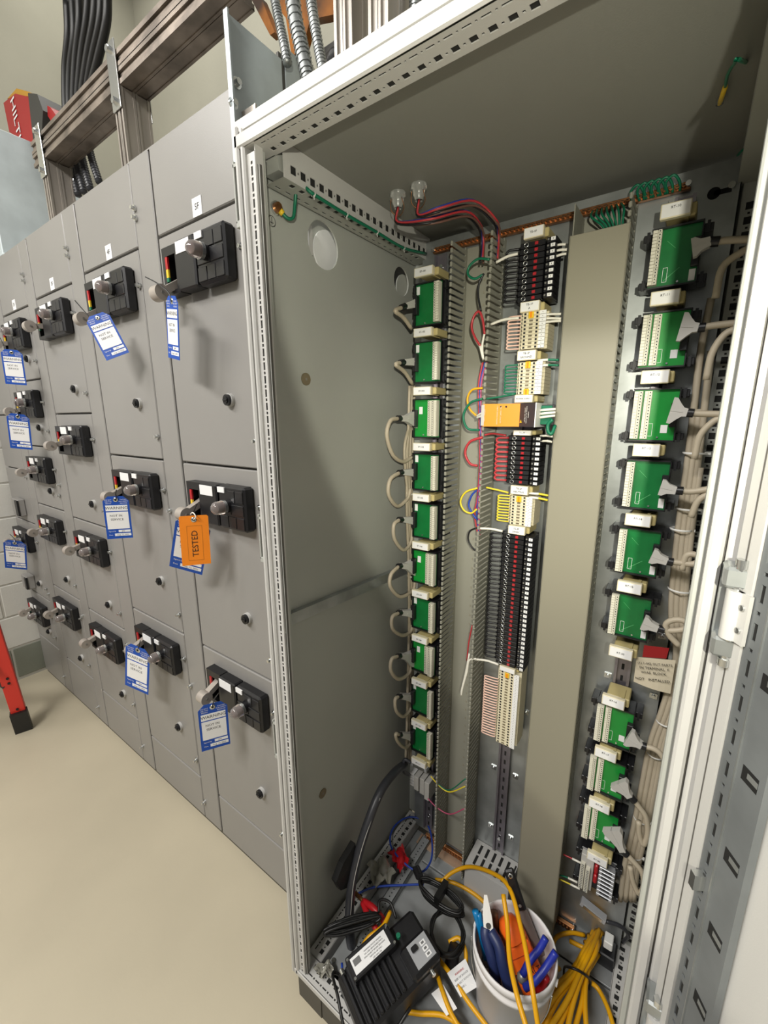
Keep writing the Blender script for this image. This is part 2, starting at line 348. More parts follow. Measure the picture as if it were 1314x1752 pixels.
# ------------------------------------------------------------------ tags
TAGW, TAGH = .076, .146
def chamfer(w, h, c): return [(-w/2, -h), (w/2, -h), (w/2, -c), (w/2-c, 0), (-w/2+c, 0), (-w/2, -c)]
def ring_plate(w, h, c, hz, hr, n=12):
    """tag outline with a punched hole: quads between hole ring and outline"""
    o = [(-w/2, -h), (w/2, -h), (w/2, -c), (w/2-c, 0), (-w/2+c, 0), (-w/2, -c)]; return o
def make_tag(pt, pb, dt, db, yaw, label, blue=True, tie=None, hubp=None):
    a = at('y', dt, *pt); c = at('y', db, *pb); dn = (c-a).normalized(); h = (c-a).length
    rx = Vector((math.cos(yaw), math.sin(yaw), 0)); rx = (rx-dn*rx.dot(dn)).normalized(); un = rx.cross(-dn).normalized()
    F = frame(a, rx, -dn, un); k = h/TAGH
    S = F @ Matrix.Diagonal((k, k, 1, 1)); c0 = M['tagblue'] if blue else M['tagorange']
    nm = 'warning_tag' if blue else 'tested_tag'
    mb = MB().prism(chamfer(TAGW, TAGH, .016 if blue else .004), (0, 0, 0), X, Y, Z, .0008, c0)
    t = tag(obj(nm, mb, None, S), label, 'tag', 'blue warning tags on the breaker handles' if blue else None)
    obj('eyelet', MB().lathe([(.0035, .0015), (.0075, .0015), (.0075, -.0008)], (0, -.012, 0), M['zinc'], 12).lathe([(0, .0012), (.0036, .0012)], (0, -.012, 0), M['darkgap'], 12), t, S)
    if blue:
        obj('paper_panel', MB().prism([(-.032, -.05), (.032, -.05), (.032, -.03), (-.032, -.03)], (0, 0, .0009), X, Y, Z, .0004, M['paper']).prism([(-.032, -.112), (.032, -.112), (.032, -.0535), (-.032, -.0535)], (0, 0, .0009), X, Y, Z, .0004, M['paper'])
            .prism([(-.002, -.124), (.033, -.124), (.033, -.116), (-.002, -.116)], (0, 0, .0009), X, Y, Z, .0004, M['paper']).prism([(-.014, -.137), (.034, -.137), (.034, -.128), (-.014, -.128)], (0, 0, .0009), X, Y, Z, .0004, M['paper']), t, S)
        for s, z, y, x, mm in (('WARNING', .0135, -.040, 0, 'ink'), ('NOT IN', .0105, -.0665, -.004, 'ink'), ('SERVICE', .0105, -.0795, -.002, 'ink'), ('JW', .007, -.1205, .012, 'ink'), ('Aug. 12, 2022', .0062, -.1328, .01, 'ink'),
                               ('DO NOT', .005, -.012, -.022, 'paper'), ('USE THIS', .005, -.018, -.022, 'paper'), ('DEVICE', .005, -.024, -.022, 'paper'), ('TAGGED', .005, -.012, .022, 'paper'), ('FOR SAFETY', .005, -.018, .022, 'paper'), ('REASONS', .005, -.024, .022, 'paper'), ('Signed by', .0055, -.12, -.02, 'paper'), ('Date', .0055, -.1328, -.025, 'paper')):
            obj('lettering', text(s, z, M[mm], 0), t, S @ T(x, y, .0015))
    else:
        R90 = Matrix.Rotation(math.pi/2, 4, 'Z')
        obj('lettering', text('TESTED', .023, M['ink'], .0001), t, S @ T(0, -.082, .0012) @ R90)
        obj('printed_frame', MB().box(-.02, .02, -.132, -.1316, .0009, .0011, M['ink']).box(-.02, .02, -.03, -.0296, .0009, .0011, M['ink']).box(-.02, -.0196, -.132, -.03, .0009, .0011, M['ink']).box(.0196, .02, -.132, -.03, .0009, .0011, M['ink']), t, S)
    e = F @ Vector((0, -.012*k, .001))
    if tie:
        q = [at('y', dt, *p) for p in tie]; q[-1] = e
        obj('zip_tie', MB().tube(q, .0016, M['bwire'] if blue else M['wwire'], 6), t)
    return t
D = math.radians
make_tag((19, 598), (28, 658), .055, .055, D(55), 'blue tag on the top handle of the cabinet marked 2F, cut by the picture edge', tie=[(0, 578), (6, 590), (9, 600), (14, 603)])
make_tag((30, 708), (37, 768), .055, .055, D(52), 'blue tag on the second handle down of the cabinet marked 2F', tie=[(27, 687), (28, 700), (31, 705), (31, 712)])
make_tag((25, 925), (28, 973), .055, .055, D(50), 'blue tag on the narrow end cabinet beside the block wall', tie=[(17, 914), (24, 921), (27, 926), (26, 930)])
make_tag((164, 538), (202, 610), .05, .075, D(48), 'blue tag hanging tilted from the top handle of cabinet 4F', tie=[(128, 514), (142, 530), (156, 545), (164, 545)])
make_tag((294, 506), (298, 614), .062, .066, D(-9), 'blue tag seen almost edge on under the top handle of cabinet 5F', tie=[(249, 474), (268, 484), (288, 500), (294, 512)])
make_tag((197, 849), (206, 921), .05, .05, D(55), 'blue tag on the middle handle of cabinet 4F', tie=[(199, 838), (198, 846), (199, 852), (197, 856)])
make_tag((236, 1106), (234, 1180), .055, .05, D(20), 'blue tag on the bottom handle of cabinet 4F', tie=[(240, 1096), (238, 1104), (236, 1112), (230, 1128)])
make_tag((363, 1203), (370, 1279), .05, .05, D(60), 'blue tag on the bottom handle of cabinet 5F', tie=[(374, 1186), (367, 1196), (364, 1206), (363, 1210)])
make_tag((332, 890), (318, 976), .058, .062, D(35), 'blue tag mostly covered by the orange tag on cabinet 5F', tie=[(337, 862), (330, 880), (331, 892), (331, 896)])
make_tag((331, 882), (337, 966), .045, .042, D(58), 'orange cardboard tag reading tested on the middle handle of cabinet 5F', blue=False, tie=[(326, 880), (330, 877), (335, 884), (330, 892)])

# ================================================================== open control enclosure
W_, ZT, YB = .757, 2.05, .60
EN = thing('control_enclosure', 'open light grey control enclosure with its door swung wide', 'enclosure', (.38, .3, 0))
def holes_line(L, pitch, a, wa, wb, small=None, off=.0):
    h = []; n = int((L-off)/pitch)
    for k in range(n):
        c = off+pitch*(k+.5); h.append((c-a/2, c+a/2, wa, wb))
        if small: h.append((c+pitch/2-small/2, c+pitch/2+small/2, (wa+wb)/2-small/2, (wa+wb)/2+small/2))
    return [q for q in h if q[1] < L-.002]
b = MB().box(-.018, -.007, -.006, .03, .085, 2.075, M['ral'], .003).box(-.0045, .006, -.004, .03, .085, 2.07, M['ral'], .003).box(-.018, .022, .018, .03, .085, 2.05, M['ralin'])
b.box(-.007, -.0045, .004, .03, .085, 2.05, M['mccdark'])
b.strip((.006, .003, .09), Z, X, -Y, 1.94, .0215, holes_line(1.94, .025, .014, .0085, .0135, .005), .012, M['ral'])
b.box(.0265, .0280, .003, .02, .085, 2.05, M['ral']).box(.0284, .0302, .006, .012, .09, 2.01, M['mccdark']).box(.0304, .0322, .007, .012, .09, 2.01, M['ralin']).box(.0322, .0330, .007, .012, .09, 2.01, M['mccdark'])
obj('frame_post', b, EN)
b = MB().box(.7285, .742, -.006, .03, .085, 2.075, M['ral'], .003).box(.7445, .757, -.004, .03, .085, 2.07, M['ral'], .003).box(.742, .7445, .004, .03, .085, 2.05, M['mccdark'])
b.box(.722, .757, .034, .055, .085, 2.05, M['ralin']).box(.7205, .7285, .012, .036, .085, 2.03, M['ralin'], .002).box(.757, .762, .0, .03, .085, 2.05, M['rubber'])
obj('frame_post', b, EN)
b = MB().box(-.018, W_, -.006, .0, 2.040, 2.062, M['ral'], .003).box(-.018, W_, -.002, .012, 2.064, 2.085, M['ral'], .002).box(0, W_, .0, .008, 2.058, 2.068, M['mccdark'])
hs = holes_line(.70, .025, .013, .0085, .012, .003)+[(c-.0055, c+.0055, .027, .037) for c in [.0125+.025*k for k in range(28)]]+[(c-.0018, c+.0018, .030, .0335) for c in [.025+.025*k for k in range(27)]]
b.strip((.03, 0, 2.040), X, Y, -Z, .70, .045, hs, .01, M['ral']).box(-.018, .03, 0, .05, 2.04, 2.06, M['ral']).box(0, W_, .045, .047, 2.04, 2.062, M['ral']).box(0, W_, 0, .047, 2.0525, 2.056, M['ralin'])
obj('front_rail', b, EN)
b = MB()
hs = [(c-.007, c+.007, .012, .026) for c in [.025+.025*k for k in range(20)]]+[(c-.002, c+.002, .017, .021) for c in [.0375+.025*k for k in range(19)]]
b.strip((.045, .05, 2.004), Y, Z, X, .53, .058, hs, .012, M['ral'])
hs = [(c-.007, c+.007, .008, .013) for c in [.02+.025*k for k in range(20)]]+[(c-.006, c+.006, .030, .041) for c in [.0325+.025*k for k in range(19)]]
b.strip((-.004, .05, 2.004), Y, X, -Z, .53, .049, hs, .012, M['ralin'])
b.box(-.004, .033, .05, .58, 2.018, 2.046, M['ralin']); obj('depth_rail', b, EN)
b = MB().box(.712, .757, .05, .58, 2.004, 2.048, M['ralin']); obj('depth_rail', b, EN)
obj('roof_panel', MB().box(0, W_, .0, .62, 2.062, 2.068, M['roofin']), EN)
# side panel with two round cut-outs
def annulus(b, x, cy, cz, h, r, m, n=32):
    vs = []
    for k in range(n):
        t = 2*math.pi*k/n; c, s = math.cos(t), math.sin(t); q = h/max(abs(c), abs(s))
        vs += [(x, cy+q*c, cz+q*s), (x, cy+r*c, cz+r*s), (x-.004, cy+r*c, cz+r*s)]
    fs = []
    for k in range(n):
        j = (k+1) % n; fs += [(3*k, 3*j, 3*j+1, 3*k+1), (3*k+1, 3*j+1, 3*j+2, 3*k+2)]
    b.add(vs, fs, m)
XS = -.012; h1, h2 = (.211, 1.954, .048), (.525, 1.949, .037)
b = MB()
def yz(y0, y1, z0, z1): b.add([(XS, y0, z0), (XS, y1, z0), (XS, y1, z1), (XS, y0, z1)], [(0, 1, 2, 3)], M['ralin'])
ZA, ZB = 1.951-.054, 1.951+.054
yz(.02, .62, .05, ZA); yz(.02, .62, ZB, 2.06)
yz(.02, h1[0]-.054, ZA, ZB); yz(h1[0]+.054, h2[0]-.054, ZA, ZB); yz(h2[0]+.054, .62, ZA, ZB)
for c in (h1, h2): annulus(b, XS, c[0], 1.951, .054, c[2], M['ralin'])
b.box(XS-.006, XS-.001, .04, .6, .09, 1.87, M['ralin'])
sp = obj('side_panel', b, EN)
obj('knockout_cover', MB().box(-.066, -.061, .12, .42, 1.84, 2.06, M['ralin']).cyl((-.061, .277, 1.962), (-.057, .277, 1.962), .049, M['paper'], 32).box(-.058, -.05, .205, .217, 1.94, 2.0, M['ral']), sp)
obj('knockout_cover', MB().box(-.066, -.061, .46, .72, 1.84, 2.06, M['blackm']).cyl((-.061, .607, 1.957), (-.057, .607, 1.957), .039, M['ralin'], 32), sp)
for z, y in ((1.664, .139), (.559, .136)): obj('hole_plug', MB().cyl((XS, y, z), (XS+.0025, y, z), .0135, M['bronze'], 20).cyl((XS+.0025, y, z), (XS+.0028, y, z), .003, M['steel'], 8), sp)
obj('earth_symbol', MB().lathe([(.0085, 0), (.010, 0), (.010, .0004)], (XS, .067, 1.952), M['paper'], 20, X).box(XS, XS+.0004, .0665, .0675, 1.946, 1.959, M['ink']).box(XS, XS+.0004, .063, .071, 1.949, 1.950, M['ink']), sp)
a0, a1 = Vector((-.004, .03, 1.128)), Vector((-.004, .57, 1.095)); dd = (a1-a0).normalized()
cb = obj('cross_bar', MB().obox((a0+a1)/2, X, dd, dd.cross(X), .0075, (a1-a0).length/2, .014, M['galv']), EN)
obj('side_panel', MB().box(W_, W_+.006, .04, .62, .09, 2.05, M['ralin']), EN)
obj('rear_panel', MB().box(-.012, W_, YB, YB+.02, .09, 2.05, M['ralin']), EN)
mp = obj('mounting_plate', MB().box(.035, .718, .56, .5635, .09, 2.046, M['galv']).box(.7165, .718, .56, .58, .09, 2.046, M['galv']), EN)
obj('keyhole', MB().cyl((.678, .5595, 1.996), (.678, .5605, 1.996), .0105, M['darkgap'], 16).box(.678, .705, .5595, .5602, 1.9915, 2.0005, M['darkgap']), mp)
for u, v in ((1252, 318), (1150, 345)): 
    p = at('y', .56, u, v); obj('screw', MB().cyl(p, p-Y*.006, .006, M['zinc'], 8), mp)
b = MB(); hs = [(c-.0065, c+.0065, .008, .02) for c in [.02+.025*k for k in range(74)]]+[(c-.002, c+.002, .012, .016) for c in [.0325+.025*k for k in range(73)]]
b.strip((.722, .57, .12), Z, X, -Y, 1.9, .03, hs, .01, M['ralin']); obj('rear_post', b, EN)
# base frame, plinth, floor plates
def base_holes(L): return [(c-.006, c+.006, .026, .037) for c in [.02+.025*k for k in range(int(L/.025))]]+[(c-.002, c+.002, .0295, .0335) for c in [.0325+.025*k for k in range(int(L/.025)-1)]]+[(c-.0065, c+.0065, .010, .0135) for c in [.02+.025*k for k in range(int(L/.025))]]+[(c-.0022, c+.0022, .0095, .014) for c in [.0325+.025*k for k in range(int(L/.025)-1)]]
b = MB().strip((0.02, 0, .1), X, Y, Z, .72, .047, base_holes(.72), .012, M['ral']).box(-.012, W_, -.004, 0, .083, .1, M['ral'], .002).box(-.012, .02, 0, .047, .09, .1, M['ral']).box(0, W_, .045, .047, .07, .1, M['ral']).box(0, W_, 0, .045, .074, .084, M['ralin'])
obj('base_rail', b, EN)
for x0, ux in ((.043, -1), (.71, 1)):
    b = MB().strip((x0, .047, .1), Y, X*ux, Z, .54, .046, [(h[0], h[1], .046-h[3], .046-h[2]) for h in base_holes(.54)], .012, M['ral']).box(x0-.001, x0+.001, .047, .59, .06, .1, M['ral']).box(min(x0, x0+.046*ux), max(x0, x0+.046*ux), .047, .59, .07, .085, M['ralin'])
    obj('base_rail', b, EN)
pl = obj('plinth', MB().box(.0, .085, .002, .03, 0, .083, M['plinth']).box(.0, .03, .03, .6, 0, .07, M['plinth']).box(.086, .67, .004, .03, 0, .083, M['plinth']).box(.671, .757, .002, .03, 0, .083, M['plinth']).box(.727, .757, .03, .6, 0, .07, M['plinth']).box(.03, .727, .57, .6, 0, .06, M['plinth']).box(.03, .727, .03, .57, .05, .054, M['gfloor']), EN)
gp = obj('gland_plate', MB().box(.12, .71, .047, .47, .062, .066, M['gfloor'], .001), EN)
obj('gland_plate', MB().box(.12, .71, .475, .59, .062, .0665, M['gfloor'], .001), EN)
b = MB().box(.047, .12, .047, .56, .055, .06, M['gfloor']); b.strip((.082, .06, .083), Y, X, Z, .48, .032, [(c-.002, c+.002, .014, .018) for c in [.02+.0125*k for k in range(36)]], .008, M['gfloor']).box(.082, .084, .06, .54, .06, .083, M['gfloor']).box(.112, .114, .06, .54, .06, .083, M['gfloor'])
obj('mounting_channel', b, EN)
obj('support_bracket', MB().box(.055, .11, .06, .14, .083, .087, M['gfloor'], .001).cyl((.065, .075, .087), (.065, .075, .092), .006, M['zinc'], 8).cyl((.1, .12, .087), (.1, .12, .092), .006, M['zinc'], 8), EN)
b = MB(); hs = []
for k in range(6):
    c = .025+.027*k; hs += [(c-.005, c+.005, .012, .05), (c-.005, c+.005, .056, .094)]
b.strip((.285, .463, .19), X, Y, Z, .137, .096, [(q[0]*.85, q[1]*.85, q[2]*.9, q[3]*.9) for q in hs], .01, M['ral']).box(.285, .422, .461, .463, .066, .19, M['ral']).box(.283, .285, .461, .559, .066, .19, M['ral']).box(.422, .424, .461, .559, .066, .19, M['ral'])
obj('slotted_cover', b, EN)
obj('copper_strip', MB().box(.07, .27, .515, .555, .0668, .07, M['copperp']), EN)
# locking parts on the outside of the left post
obj('lock_rod', MB().box(-.034, -.021, .035, .055, 1.14, 2.0, M['ralin'], .001), EN)
for zc in (1.985, 1.335, .83):
    b = MB().box(-.033, -.029, .0, .012, zc-.055, zc+.045, M['ralin'], .001).box(-.033, -.018, .0, .012, zc-.062, zc-.05, M['ralin'], .001).box(-.033, -.018, .0, .012, zc+.035, zc+.04, M['ralin'])
    obj('lock_hook', b, EN)
# ------------------------------------------------------------------ door, swung open about its hinges
HP = Vector((.764, -.012, 0)); PHI = math.radians(60); DS = Vector((math.cos(PHI), -math.sin(PHI), 0)); DN = Vector((-math.sin(PHI), -math.cos(PHI), 0))
def at_door(off, u, v):
    d = _r*((u-657)/FPX)+_u*((876-v)/FPX)+_fw; p = HP+DN*off; t = DN.dot(p-CAM)/DN.dot(d); q = CAM+d*t; return (q-HP).dot(DS), q.z
def dbox(b, s0, s1, o0, o1, z0, z1, m): return b.obox(HP+DS*((s0+s1)/2)+DN*((o0+o1)/2)+Z*((z0+z1)/2), DS, DN, Z, abs(s1-s0)/2, abs(o1-o0)/2, (z1-z0)/2, m)
b = MB(); dbox(b, 0, .74, -.002, 0, .09, 2.06, M['ral']); dbox(b, 0, .026, 0, .014, .09, 2.06, M['ral']); dbox(b, .012, .0135, .014, .0145, .1, 2.05, M['mccdark']); dbox(b, .715, .74, 0, .018, .09, 2.06, M['ral'])
DO = obj('door', b, EN)
b = MB(); hs = []
k = .03
while k < 1.9:
    hs += [(k-.009, k+.009, .006, .0115), (k+.0175, k+.0215, .006, .011)]; k += .039
b.strip(HP+DS*.0275+DN*.012+Z*.1, Z, DS, DN, 1.93, .018, hs, .006, M['galvshade']); dbox(b, .0275, .0455, 0, .005, .1, 2.03, M['mccdark'])
dbox(b, .0455, .047, .0, .012, .1, 2.03, M['galv']); dbox(b, .047, .080, .002, .010, .1, 2.03, M['galvshade'])
zs = [at_door(.01, u, v)[1] for u, v in ((1280, 1330), (1247, 1470), (1218, 1595), (1193, 1710))]
pz = (zs[0]-zs[-1])/3
for k in range(-4, 12):
    z = zs[0]-pz*k
    if not .12 < z < 2: continue
    dbox(b, .053, .073, .0095, .0104, z-.008, z+.008, M['darkgap']); dbox(b, .060, .073, .0095, .0107, z-.002, z+.004, M['galv'])
obj('door_stiffener', b, DO)
def hinge(z):
    q = HP+Vector((-.008, -.018, 0)); b = MB()
    for zc in (z+.038, z-.038):
        b.box(.743, q.x+.012, -.034, -.004, zc-.011, zc+.011, M['galv'], .003)
    b.box(.743, .751, -.014, -.002, z-.045, z+.045, M['galv'])
    b.cyl(q+Z*(z-.056), q+Z*(z+.056), .004, M['zinc'], 8).cyl(q+Z*(z+.049), q+Z*(z+.058), .006, M['zinc'], 6).cyl(q+Z*(z-.058), q+Z*(z-.05), .006, M['zinc'], 6)
    b.cyl(q+Z*(z-.026), q+Z*(z+.026), .009, M['ral'], 12)
    h = obj('hinge', b, EN); b = MB(); p1 = HP+DS*.03+DN*.015; b.obox((q+p1)/2+Z*z, (p1-q).normalized(), Z, (p1-q).normalized().cross(Z), (p1-q).length/2, .026, .002, M['ral'])
    for k in (-.012, .012): b.cyl(p1-DS*.006+Z*(z+k), p1-DS*.006+DN*.004+Z*(z+k), .003, M['zinc'], 8)
    obj('hinge_leaf', b, h)
hinge(1.385); hinge(.785)
s0, z0 = at_door(.014, 1203, 1512)
obj('door_latch', MB().obox(HP+DS*.036+DN*.018+Z*z0, DS, DN, Z, .004, .006, .010, M['zinc']), DO)

# ------------------------------------------------------------------ earth wires, glands
def gtube(name, paths, r, m, label, cat, group=None, n=6):
    b = MB()
    for p in paths: b.tube(p, r, m, n)
    return single(name, b, label, cat, group)
ew = [Vector((XS+.010, .08, 1.972)), at('x', 0, 484, 366), at('x', .004, 493, 374), at('x', .008, 502, 371), at('x', .012, 505, 345), at('x', .02, 508, 325), at('x', .04, 522, 321), at('x', .053, 536, 332), at('x', .053, 592, 367), at('x', .053, 644, 397), at('x', .053, 690, 424), at('x', .058, 729, 434)]
t = gtube('earth_wire', [ew], .0034, M['green'], 'green earth wire from a ring lug on the side panel along the top rail', 'wire')
obj('ring_lug', MB().cyl((XS, .077, 1.977), (XS+.012, .077, 1.977), .009, M['copper'], 8).cyl((XS, .077, 1.977), (XS+.006, .077, 1.977), .012, M['zinc'], 12).tube([ew[0], ew[1]], .0058, M['yellow'], 8, 0), t)
for k in (7, 8, 9, 10):
    p = ew[k]; obj('cable_tie', MB().lathe([(.0055, -.0015), (.0055, .0015)], p, M['white'], 10, Y).tube([p, p+Vector((.006, -.004, -.012))], .001, M['white'], 4, 0), t)
p = [at('z', 2.048, 1241, 148), at('z', 2.04, 1245, 128), at('z', 2.03, 1256, 110), at('z', 2.02, 1272, 105), at('x', .74, 1300, 125), at('x', .745, 1306, 180), at('x', .745, 1300, 230)]
t = gtube('earth_wire', [p, [at('x', .748, 1310, 160), at('x', .748, 1302, 210), at('x', .748, 1295, 245)], [at('y', .52, 1262, 266), at('y', .5, 1275, 254), at('y', .5, 1300, 248)]], .0022, M['green'], 'dark green earth wire from a lug on the roof panel to the far corner', 'wire')
q = at('z', 2.062, 1233, 166); obj('ring_lug', MB().cyl(q, q-Z*.010, .005, M['zinc'], 8).tube([q-Z*.008, p[0]], .0034, M['yellow'], 8, 0), t)
def busbar(z, x0, x1, label):
    t = thing('earth_busbar', label, 'busbar', (x0, .55, z)); obj('bar', MB().box(x0, x1, .545, .556, z-.007, z+.007, M['copper'], .001), t)
    b = MB(); n = int((x1-x0)/.0105)
    for k in range(n):
        x = x0+.008+k*.0105; b.cyl((x, .545, z), (x, .5385, z), .0042, M['copper'], 8).box(x-.003, x+.003, .538, .5386, z-.0006, z+.0006, M['hollow_shade'])
    stuff(obj('clamp_screws', b, t))
    for x in (x0+.006, x1-.004): obj('standoff', MB().cyl((x, .5596, z), (x, .534, z), .005, M['zinc'], 8), t)
busbar(2.016, .075, .64, 'copper earth bar with a row of screws above the terminals'); busbar(.083, .09, .60, 'copper earth bar with a row of screws at the enclosure bottom')
b = []
for k in range(6):
    x = .555+k*.012; b.append([(x-.012, .545, 2.01), (x-.016, .53, 2.024), (x-.004, .525, 2.032), (x+.006, .535, 2.022), (x+.008, .545, 2.01)])
gtube('earth_jumper_wires', b, .0025, M['green'], 'row of small green wire loops over the end of the upper earth bar', 'wire')
for i, (u, v, e) in enumerate(((681, 330, 0), (717, 316, 1))):
    p = at('z', 2.062, u, v); t = thing('cable_gland', ('clear plastic cable gland in the roof nearer the side panel', 'clear plastic cable gland in the roof further from the side panel')[i], 'cable gland', p)
    obj('gland_body', MB().lathe([(.017, 0), (.017, -.008), (.013, -.009), (.013, -.02), (.0095, -.026), (.009, -.03)], p, M['clear'], 16).box(p.x-.018, p.x-.01, p.y-.008, p.y, p.z-.012, p.z, M['zinc'], .001), t)
    obj('shield_wire', MB().tube([p+Vector((-.012, -.01, -.012)), p+Vector((-.018, .0, -.03)), p+Vector((-.005, .012, -.04)), p+Vector((.012, .006, -.03)), p+Vector((.013, -.006, -.014))], .0008, M['copper'], 5), t)
    e = at('y', .5, 826+26*i, 408-4*i)
    m1 = at('y', .33, 735+20*i, 378-20*i); m2 = at('y', .4, 795+15*i, 365-18*i); m3 = at('y', .46, 820+28*i, 385-6*i)
    cols = ('bwire', 'rwire', 'blue', 'brownw')
    for k, c in enumerate(cols):
        o = Vector(((k % 2)*.006-.003, (k//2)*.006-.003, (k % 3)*.005-.004)); u0 = p-Z*.028
        obj('conductor', MB().tube([u0+o*.3, u0-Z*.03+o*.5, m1+o*1.2, m2+o*1.3, m3+o, e+o, e+o-Z*.05], .0024, M[c], 6), t)

# ================================================================== mounting rails, ducts
def din(x, z0, z1, label):
    b = MB(); L = z1-z0
    b.strip((x+.0125, .5545, z0), Z, -X, -Y, L, .025, [(c-.008, c+.008, .0095, .0155) for c in [.02+.032*k for k in range(int((L-.02)/.032))]], .005, M['rail'])
    for s in (-1, 1): b.box(x+s*.0125, x+s*.0115, .546, .559, z0, z1, M['rail']).box(x+s*.0115, x+s*.0175, .545, .5465, z0, z1, M['rail'])
    t = single('din_rail', b, label, 'mounting rail', 'slotted steel mounting rails on the back plate')
    for z in (z0+.05, z1-.03): obj('screw', MB().cyl((x, .554, z), (x, .549, z), .0055, M['zinc'], 8), t)
din(.098, .115, 2.005, 'slotted steel rail carrying the column of boards beside the side panel')
din(.358, .20, 1.99, 'slotted steel rail carrying the black and beige terminal rows')
din(.634, .28, 2.0, 'slotted steel rail carrying the column of boards by the hinged post')
fm = MB().box(-.0011, .0011, 0, .066, -.0048, .0048, M['duct']).box(-.004, .0025, -.004, 0, -.0056, .0056, M['duct'], .0018).mesh('duct_finger')
def duct(x0, x1, yt, z0, z1, label, cover=None, walls=(0, 1)):
    t = thing('wire_duct', label, 'wire duct', (x0, .55, z0)); dp = .5595
    b = MB().box(x0, x1, dp-.0025, dp, z0, z1, M['duct'])
    for k in range(int((z1-z0)/.03)): b.box((x0+x1)/2-.002, (x0+x1)/2+.002, dp-.0035, dp-.0024, z0+.02+.03*k, z0+.026+.03*k, M['cover'])
    for i in (0, 1):
        x = (x0, x1)[i]; b.box(x-.0012, x+.0012, dp-.014, dp, z0, z1, M['duct'])
    obj('duct_base', b, t); n = int((z1-z0)/.0152); hh = dp-.014-yt
    for i in (0, 1):
        x = (x0, x1)[i]
        if i in walls:
            for k in range(n): obj('duct_finger', fm, t, T(x, yt, z0+.008+.0152*k) @ Matrix.Diagonal((1 if i else 1, hh/.066, 1, 1)))
        else: obj('duct_wall', MB().box(x-.001, x+.001, yt, dp-.012, z0, z1, M['duct']), t)
    if cover: obj('duct_cover', MB().box(x0-.004, x1+.004, yt-.006, yt-.003, cover[0], cover[1], M['cover'], .001).box(x0-.004, x0-.0025, yt-.006, yt+.006, cover[0], cover[1], M['cover']).box(x1+.0025, x1+.004, yt-.006, yt+.006, cover[0], cover[1], M['cover']), t)
    return t
duct(.170, .272, .472, .10, 2.005, 'open slotted grey wire duct full of looped coloured wires')
duct(.449, .551, .468, .10, 2.005, 'slotted grey wire duct closed by a long flat cover', cover=(.10, 1.945), walls=(1,))
b = []
for k in range(7): b.append([(.47+.009*k, .53, 2.008), (.475+.01*k, .50, 1.985), (.50+.006*k, .495, 1.96), (.515+.004*k, .5, 1.93)])
gtube('earth_jumper_wires', b, .0022, M['green'], 'green wires dropping from the earth bar into the covered duct', 'wire')

# ================================================================== label holders
def holder(x, z, s, w=.05, h=.022, yf=.47, label='', deep=.545, big=False):
    t = thing('label_holder', label, 'label holder', (x, .5, z), 'cream clip-on label holders')
    obj('clip_body', MB().box(x-w*.36, x+w*.5, yf+.014, deep, z-h*.42, z+h*.42, M['beige'], .002).box(x+w*.2, x+w*.3, yf+.010, deep-.02, z-h*.5, z+h*.5, M['beige']), t)
    pl_ = obj('label_plate', MB().box(x-w*.5, x+w*.36, yf, yf+.012, z-h*.5, z+h*.5, M['cream'], .001).box(x-w*.46, x+w*.33, yf-.0006, yf, z-h*.42, z+h*.42, M['paper']), t)
    for k, q in enumerate(s.split('|')):
        letters(q, .0062 if len(q) < 9 else .0048, M['ink'], t, front(x-w*.07, yf-.0011, z+.004*(len(s.split('|'))-1)-.008*k))
    return t

